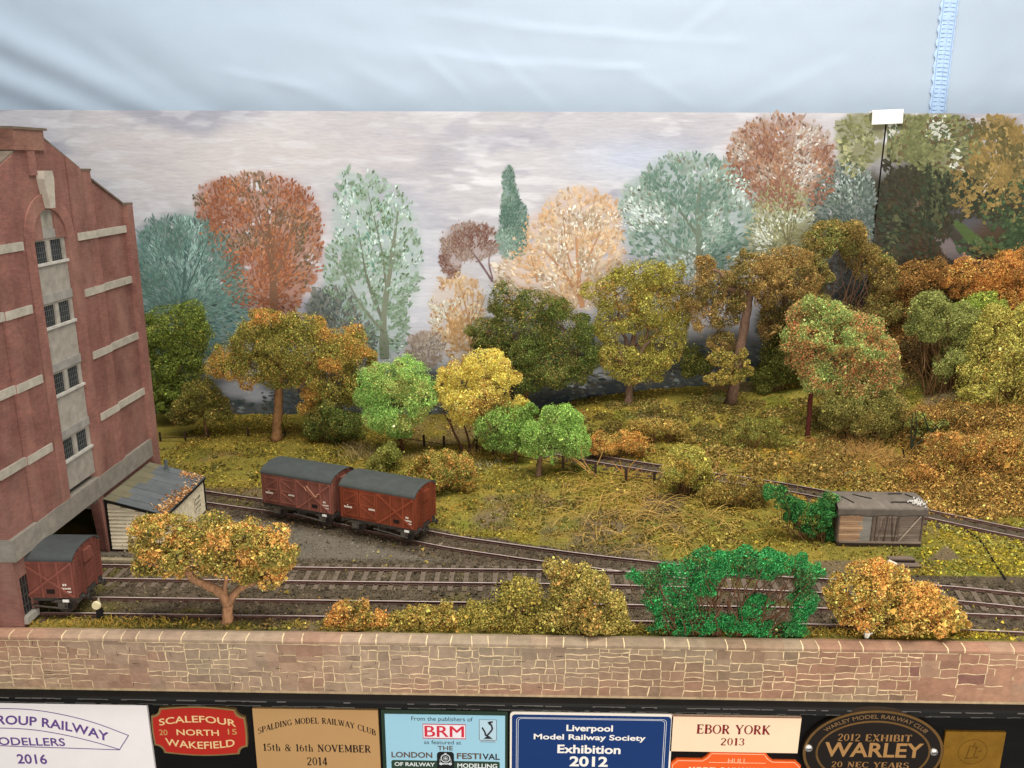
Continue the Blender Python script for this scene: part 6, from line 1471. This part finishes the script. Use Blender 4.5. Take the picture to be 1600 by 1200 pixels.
# foreground scrub behind the wall
tree('foam_tree', 'low orange topped tree with a pale forked trunk right behind the wall', 'tree', (356, 984), [(356, 958), (357, 938)],
     [(255, 828, 46, 26), (232, 848, 32, 30), (310, 832, 46, 28), (365, 842, 44, 28), (410, 850, 34, 28), (435, 872, 26, 30), (290, 866, 60, 26), (360, 876, 56, 24), (410, 892, 40, 22), (238, 878, 34, 20), (300, 890, 40, 12)], 1.0, 1.75,
     [((116, 104, 34), 3), ((146, 120, 38), 4), ((184, 136, 46), 2), ((206, 134, 46), 3)], 31, Y=431.5, r0=3.4, r1=2.6, bark=(142, 106, 78), thick=.85, limbs=False, patch=11)
t = [o for o in col.objects if o.get('label', '').startswith('low orange topped tree')][0]
mb = MB(); g = np.array(t['_o']); bc = lin((142, 106, 78))*1.2
for pts, a, b in (([(357, 946), (345, 926), (325, 915), (302, 905), (290, 888), (284, 860)], 3.2, 1.8), ([(356, 944), (368, 926), (385, 914), (408, 906), (425, 890)], 2.6, 1.2), ([(300, 902), (292, 880), (300, 850)], 1.8, .8), ([(352, 936), (352, 912), (358, 880)], 1.6, .7), ([(385, 914), (380, 895), (370, 870)], 1.2, .6)):
    p = cr([at(x, y, Y=g[1]) for x, y in pts], 4); mb.tube(p+rng.normal(0, .12, p.shape), np.linspace(a, b, len(p)), 8, bc, rough=.25)
mb.build('forked_branch', M_bark, t, smooth=True)
bush('foam_bush', 'small orange bush, smallest along the wall top', 'bush', (555, 988), [(550, 960, 36, 20), (528, 968, 20, 14), (578, 966, 26, 16), (600, 974, 14, 10), (555, 976, 44, 10)], 1.0, 1.6, [((186, 122, 36), 4), ((150, 108, 34), 3), ((112, 96, 32), 2)], 32, Y=430.5, dy=1, patch=9)
bush('foam_bush', 'low ragged olive bush beside the small orange one along the wall', 'bush', (665, 990), [(660, 962, 34, 18), (690, 966, 24, 18), (632, 968, 22, 14), (708, 974, 14, 12), (665, 978, 50, 9)], 1.0, 1.6, [((142, 114, 34), 4), ((116, 102, 34), 3), ((172, 124, 40), 1.5)], 33, Y=430.5, dy=1, patch=9)
bush('foam_bush', 'rounded olive bush rising towards the taller one behind the wall', 'bush', (790, 992), [(815, 925, 34, 24), (770, 955, 36, 22), (810, 955, 42, 26), (740, 972, 26, 16), (800, 980, 60, 14), (845, 960, 20, 24)], 1.0, 1.6, [((132, 114, 34), 5), ((152, 126, 40), 3), ((104, 94, 30), 3)], 34, Y=431, dy=1)
bush('foam_bush', 'tall peaked olive bush with dusty leaves behind the wall', 'bush', (910, 994), [(880, 895, 24, 22), (895, 920, 36, 26), (925, 915, 26, 26), (880, 950, 32, 26), (930, 950, 42, 28), (910, 978, 60, 16), (965, 960, 20, 24), (975, 980, 18, 14)], 1.0, 1.6, [((142, 122, 42), 5), ((160, 134, 52), 3), ((112, 98, 34), 3), ((170, 122, 44), .6)], 35, Y=431, dy=0)
bush('lichen_bush', 'vivid emerald green lichen bush hanging over the wall top', 'bush', (1130, 998), [(992, 900, 18, 10), (1020, 902, 26, 14), (1050, 890, 30, 16), (1085, 880, 30, 16), (1120, 874, 34, 14), (1160, 872, 34, 14), (1200, 876, 34, 16), (1235, 884, 30, 18), (1262, 898, 20, 22), (1030, 935, 28, 26), (1065, 925, 32, 26), (1100, 915, 24, 18), (1060, 965, 36, 26), (1100, 970, 34, 22), (1045, 985, 40, 12), (1180, 948, 24, 22), (1155, 975, 36, 16), (1200, 985, 44, 12), (1120, 995, 60, 8), (1252, 945, 16, 44), (1240, 985, 24, 14), (1250, 1002, 9, 10), (1100, 890, 60, 14), (1190, 896, 40, 10)],   1.3, 1.1,
     [((30, 112, 52), 5), ((46, 132, 64), 3), ((42, 88, 46), 2), ((84, 88, 46), 1)], 36, Y=426, dy=0, stems=4, stemcol=(88, 62, 44), thick=.55)
bush('foam_bush', 'big orange and olive bush sloping down along the wall top', 'bush', (1400, 998), [(1350, 895, 36, 22), (1385, 905, 34, 24), (1330, 925, 34, 26), (1390, 935, 46, 30), (1340, 955, 36, 26), (1430, 935, 36, 26), (1470, 950, 32, 24), (1425, 965, 50, 22), (1490, 968, 20, 16), (1370, 978, 40, 16), (1310, 945, 16, 14)], 1.0, 1.7,
     [((198, 130, 38), 3.5), ((170, 126, 42), 3), ((136, 114, 36), 4), ((216, 160, 46), 1)], 37, Y=430.5, dy=0, patch=10)

# tangled straw coloured brambles on the bank
def tangle(name, label, cat, foot, n, box, colr, seed, Y=None, rise=6, rad=.22):
    g = ground(*foot); t = thing(name, label, cat, g); r_ = np.random.default_rng(seed); mb = MB()
    for k in range(n):
        q = [r_.normal((box[0]+box[2])/2, (box[2]-box[0])/3.6), r_.normal((box[1]+box[3])/2, (box[3]-box[1])/3.6)]
        p = ground(float(np.clip(q[0], box[0], box[2])), float(np.clip(q[1], box[1], box[3]))); a = r_.uniform(0, 6.28); L = r_.uniform(10, 34); pts = []
        cur = r_.normal(0, .05)
        for i in range(8):
            u = i/7; a += cur*.6; xx, yy = p[0]+math.cos(a)*L*(u-.5), p[1]+math.sin(a)*L*(u-.5)*.8; pts.append((xx, yy, 0))
        pts = np.array(pts); pts[:, 2] = terrain(pts[:, 0], pts[:, 1])+.3+r_.uniform(.2, 1)*rise*np.sin(np.linspace(.2, 3.0, 8))
        mb.tube(pts, np.linspace(rad, rad*.6, 8)*r_.uniform(.7, 1.4), 4, lin(colr)*r_.uniform(.7, 1.35))
    mb.build('stems', M_twig, t); return t
t = tangle('bramble_tangle', 'tangled straw coloured dead brambles sprawling down the bank', 'brambles', (1000, 800), 230, (880, 745, 1130, 865), (186, 152, 84), 51, rise=6, rad=.24)
tangle('bramble_tangle', 'wiry green brown bramble stems below the leaning mossy tree', 'brambles', (1190, 655), 80, (1110, 625, 1260, 690), (140, 124, 56), 52, rise=6)
tangle('bramble_tangle', 'thin straw stems over the bank beside the green ivy', 'brambles', (1190, 800), 60, (1110, 760, 1270, 850), (176, 146, 64), 53, rise=5)
tangle('bramble_tangle', 'brown bramble stems threading the leaf litter below the coral red tree', 'brambles', (1300, 740), 60, (1220, 690, 1400, 770), (150, 112, 58), 54, rise=11)
tangle('bramble_tangle', 'long tan and brown stems straggling over the orange bank above the far track', 'brambles', (1500, 740), 110, (1430, 640, 1600, 795), (156, 116, 60), 55, rise=15, rad=.26)
def branch_plant(label, foot, fan_, colr, Yoff=0):
    g = ground(*foot); t = thing('dead_branch', label, 'dead plant', g); mb = MB()
    for pts in fan_: mb.tube(cr([at(a, b, Y=g[1]+Yoff) for a, b in pts], 4), np.linspace(.5, .2, (len(pts)-1)*4+1), 5, lin(colr)*R.uniform(.85, 1.15))
    mb.build('stems', M_twig, t); return t
branch_plant('bare forked tan branches leaning beside the stout trunked green tree', (925, 742), [[(925, 742), (905, 725), (885, 708)], [(925, 740), (910, 715), (908, 695)], [(915, 730), (896, 715), (880, 712)], [(925, 742), (935, 722), (944, 700)], [(930, 745), (945, 762), (952, 770)]], (204, 158, 92))
branch_plant('bare orange twigs fanning up by the upper track fence', (978, 752), [[(978, 752), (972, 732), (968, 718)], [(978, 752), (984, 730), (996, 716)], [(978, 752), (990, 738), (1004, 730)], [(975, 740), (962, 728), (955, 720)]], (190, 132, 70))
branch_plant('bare pinkish twig standing above the upright yellow green bush', (1128, 760), [[(1120, 765), (1112, 740), (1104, 715), (1106, 700)], [(1112, 738), (1122, 724), (1124, 706)], [(1114, 745), (1098, 732), (1090, 720)], [(1118, 755), (1130, 735), (1142, 720)]], (186, 132, 88), -6)

# dry grass and flock: uncountable
def tuft_field():
    mb = MB(); spots = [((572, 712), 60, 26, 12, (196, 172, 118)), ((555, 700), 40, 18, 10, (176, 156, 104)), ((735, 708), 30, 16, 9, (190, 160, 92)), ((760, 728), 26, 22, 5, (176, 164, 128)), ((855, 832), 26, 10, 8, (164, 152, 104)), ((790, 822), 22, 10, 7, (150, 142, 84)),
        ((1352, 708), 110, 26, 15, (206, 166, 98)), ((1390, 724), 90, 18, 13, (200, 160, 94)), ((1300, 690), 24, 12, 8, (196, 150, 84)), ((1268, 690), 30, 10, 5, (196, 148, 84)), ((905, 650), 34, 16, 6, (176, 118, 64)), ((700, 708), 30, 20, 7, (176, 148, 80)), ((640, 715), 30, 22, 8, (170, 150, 92)), ((880, 722), 24, 18, 6, (168, 140, 70)), ((1010, 745), 30, 24, 6, (170, 136, 70))]
    for (q, n, sp, h, c) in spots:
        g = ground(*q); k = pxscale(g)
        for i in range(n*3):
            p = np.array([g[0]+rng.normal(0, sp/k/1.6), g[1]+rng.normal(0, sp/k/2), 0]); p[2] = tz(p[0], p[1])
            hh = h*rng.uniform(.4, 1.1)*.8; tip = p+np.array([rng.normal(0, .45)*hh, rng.normal(0, .35)*hh, hh*rng.uniform(.5, 1)])
            mb.tube([p, (p+tip)/2+[0, 0, hh*.08], tip], [.22, .18, .08], 3, lin(c)*rng.uniform(.7, 1.25))
    # short grass at the back of the wall
    for i in range(2600):
        x = rng.uniform(-300, 310); y = rng.uniform(424, 433.5); den = fbm(np.array([[x, y]]), 22, 401)[0]
        if den < .44: continue
        z = tz(x, y); hh = rng.uniform(1.5, 5.5)*(den-.2)*1.6
        c = lin((176, 142, 62)) if rng.random() < .6 else lin((122, 114, 44))
        mb.tube([(x, y, z-.3), (x+rng.normal(0, .5), y+rng.normal(0, .5), z+hh*.6), (x+rng.normal(0, 1.2), y+rng.normal(0, 1), z+hh)], [.24, .18, .07], 3, c*rng.uniform(.7, 1.3))
    return mb.build('dry_grass', M_twig, base=(0, 430, 0))
tag(tuft_field(), kind='stuff')

def flock():
    n = 240000
    x = rng.uniform(-330, 470, n); y = 424+(DEPTH-426)*rng.random(n)**1.15; P = np.column_stack([x, y, np.zeros(n)])
    z = terrain(x, y); P[:, 2] = z; PX, PY = px(P); ok = (PX > -20) & (PX < 1620)
    P, PX, PY = P[ok], PX[ok], PY[ok]
    c, bal = ground_color(P); m = len(P)
    keep = (rng.random(m) < np.where(bal > .5, .03, 1.0)) & ~((P[:, 0] > 219) & (P[:, 0] < 280) & (P[:, 1] > 542) & (P[:, 1] < 574)) & ~((P[:, 0] < -244) & (P[:, 1] > 394) & (P[:, 1] < 607)) & ((dist_path(P[:, 0], P[:, 1], UPPER) > 8) | (P[:, 0] < 15))
    dn = fbm(P[:, :2], 24, 411); keep &= rng.random(m) < (.22+1.3*sstep(.36, .6, dn))
    P, c, bal = P[keep], c[keep], bal[keep]; PX, PY = PX[keep], PY[keep]; m = len(P)
    P[:, 2] += np.abs(rng.normal(0, .55, m)) + (fbm(P[:, :2], 9, 41)-.5)*1.6*(1-bal*.6)
    pal = np.array([lin(q) for q in ((142, 126, 50), (164, 144, 58), (112, 106, 46), (124, 98, 50), (102, 100, 44), (176, 132, 58))])
    k = rng.integers(0, 6, m); g = noise(P[:, :2], 26, 421); k = np.where(rng.random(m) < .55, (g*6).astype(int).clip(0, 5), k)
    C = c*.4+pal[k]*.6
    org = (PX > 1150)*(PY > 690)*(PY < 800)*(rng.random(m) < .55); C[org] = pal[5]*1.05
    yl = (PX > 1440)*(PY > 815)*(rng.random(m) < .6); C[yl] = lin((164, 148, 52))
    C *= 1.2*np.exp(rng.normal(0, .42, m))[:, None]
    mb = MB(); mb.quads(leaf_quads(P, np.tile([0, -.25, 1.0], (m, 1)), 1.4, .8), np.clip(C, .003, .9)); return mb.build('flock_grass', M_leaf, base=(0, 600, 0))
tag(flock(), kind='stuff')

def undergrowth():
    mb = MB(); r_ = np.random.default_rng(77); k = 0
    zones = [((880, 625, 1260, 690), 120, 7, ((132, 112, 40), (112, 98, 38), (150, 112, 44), (98, 92, 36))), ((1100, 690, 1420, 780), 120, 6.5, ((160, 126, 46), (136, 108, 42), (176, 130, 50), (116, 100, 40))),
             ((1400, 640, 1640, 806), 230, 10, ((170, 118, 40), (150, 108, 42), (186, 142, 46), (112, 88, 36))), ((870, 745, 1240, 850), 110, 3.5, ((150, 124, 44), (128, 108, 42), (170, 134, 52))),
             ((1270, 600, 1420, 690), 70, 7, ((116, 102, 40), (96, 88, 36), (140, 108, 44))), ((250, 700, 560, 760), 60, 2.6, ((120, 106, 40), (104, 94, 38), (134, 110, 44))), ((690, 720, 900, 830), 70, 2.8, ((138, 122, 44), (116, 106, 40))), ((1450, 818, 1640, 900), 60, 3, ((162, 146, 54), (138, 128, 48)))]
    for (x0, y0, x1, y1), n, rmax, pal in zones:
        for i in range(n):
            g = ground(r_.uniform(x0, x1), r_.uniform(y0, y1))
            gx_, gy_ = px(g)
            if 600 < gy_ < 790 and abs(gx_-np.interp(gy_, [600, 655, 690, 720, 745, 776], [1411, 1411, 1409, 1414, 1421, 1430])) < 9: continue
            if g[1] > DEPTH-10 or np.min(np.hypot(UPPER[:, 0]-g[0], UPPER[:, 1]-g[1])) < 13 or (212 < g[0] < 288 and 512 < g[1] < 580) or dist_path(np.array([g[0]]), np.array([g[1]]), SIDING)[0] < 16: continue
            R_ = rmax*r_.uniform(.45, 1.15); m = int(70*R_*R_/8); d = r_.normal(0, 1, (m, 3)); d /= np.linalg.norm(d, axis=1)[:, None]; d[:, 2] = np.abs(d[:, 2])
            p = d*np.array([R_*1.5, R_*1.2, R_*r_.uniform(.5, 1)])*(1-np.abs(r_.normal(0, .22, m)))[:, None]*(1+.5*(noise(d*R_+g, 2.5, i)-.5))[:, None]
            p[:, 0] += g[0]; p[:, 1] += g[1]; p[:, 2] += terrain(p[:, 0], p[:, 1])-.3
            C = np.array([mute(lin(q)) for q in pal])[r_.integers(0, len(pal), m)]*1.3*np.exp(r_.normal(r_.normal(0, .18), .4, m))[:, None]
            mb.quads(leaf_quads(p, d, 1.35, .9), np.clip(C, .003, .9))
    return mb.build('undergrowth', M_leaf, base=(200, 650, 0))
tag(undergrowth(), kind='stuff')

def ballast():
    n = 60000; x = rng.uniform(-300, 420, n); y = rng.uniform(428, 640, n); P = np.column_stack([x, y, np.zeros(n)]); P[:, 2] = terrain(x, y)
    c, bal = ground_color(P); d1 = np.minimum(np.minimum(dist_path(x, y, FRONT), dist_path(x, y, MIDDLE)), dist_path(x, y, SIDING))
    keep = (bal > .5) & (rng.random(n) < np.where(d1 < 26, 1, .25)) & ~((x < -244) & (y > 520) & (y < 607)); P, c = P[keep], c[keep]; m = len(P)
    C = c*np.exp(rng.normal(0, .45, m))[:, None]*1.1; P[:, 2] += rng.uniform(-.1, .35, m)
    mb = MB(); mb.quads(leaf_quads(P, np.tile([0, 0, 1.0], (m, 1)), 1.15, .8), np.clip(C, .004, .5)); return mb.build('ballast_gravel', M_ground, base=(0, 500, 0))
tag(ballast(), kind='stuff')

for o in bpy.data.objects:
    if '_o' in o: del o['_o']
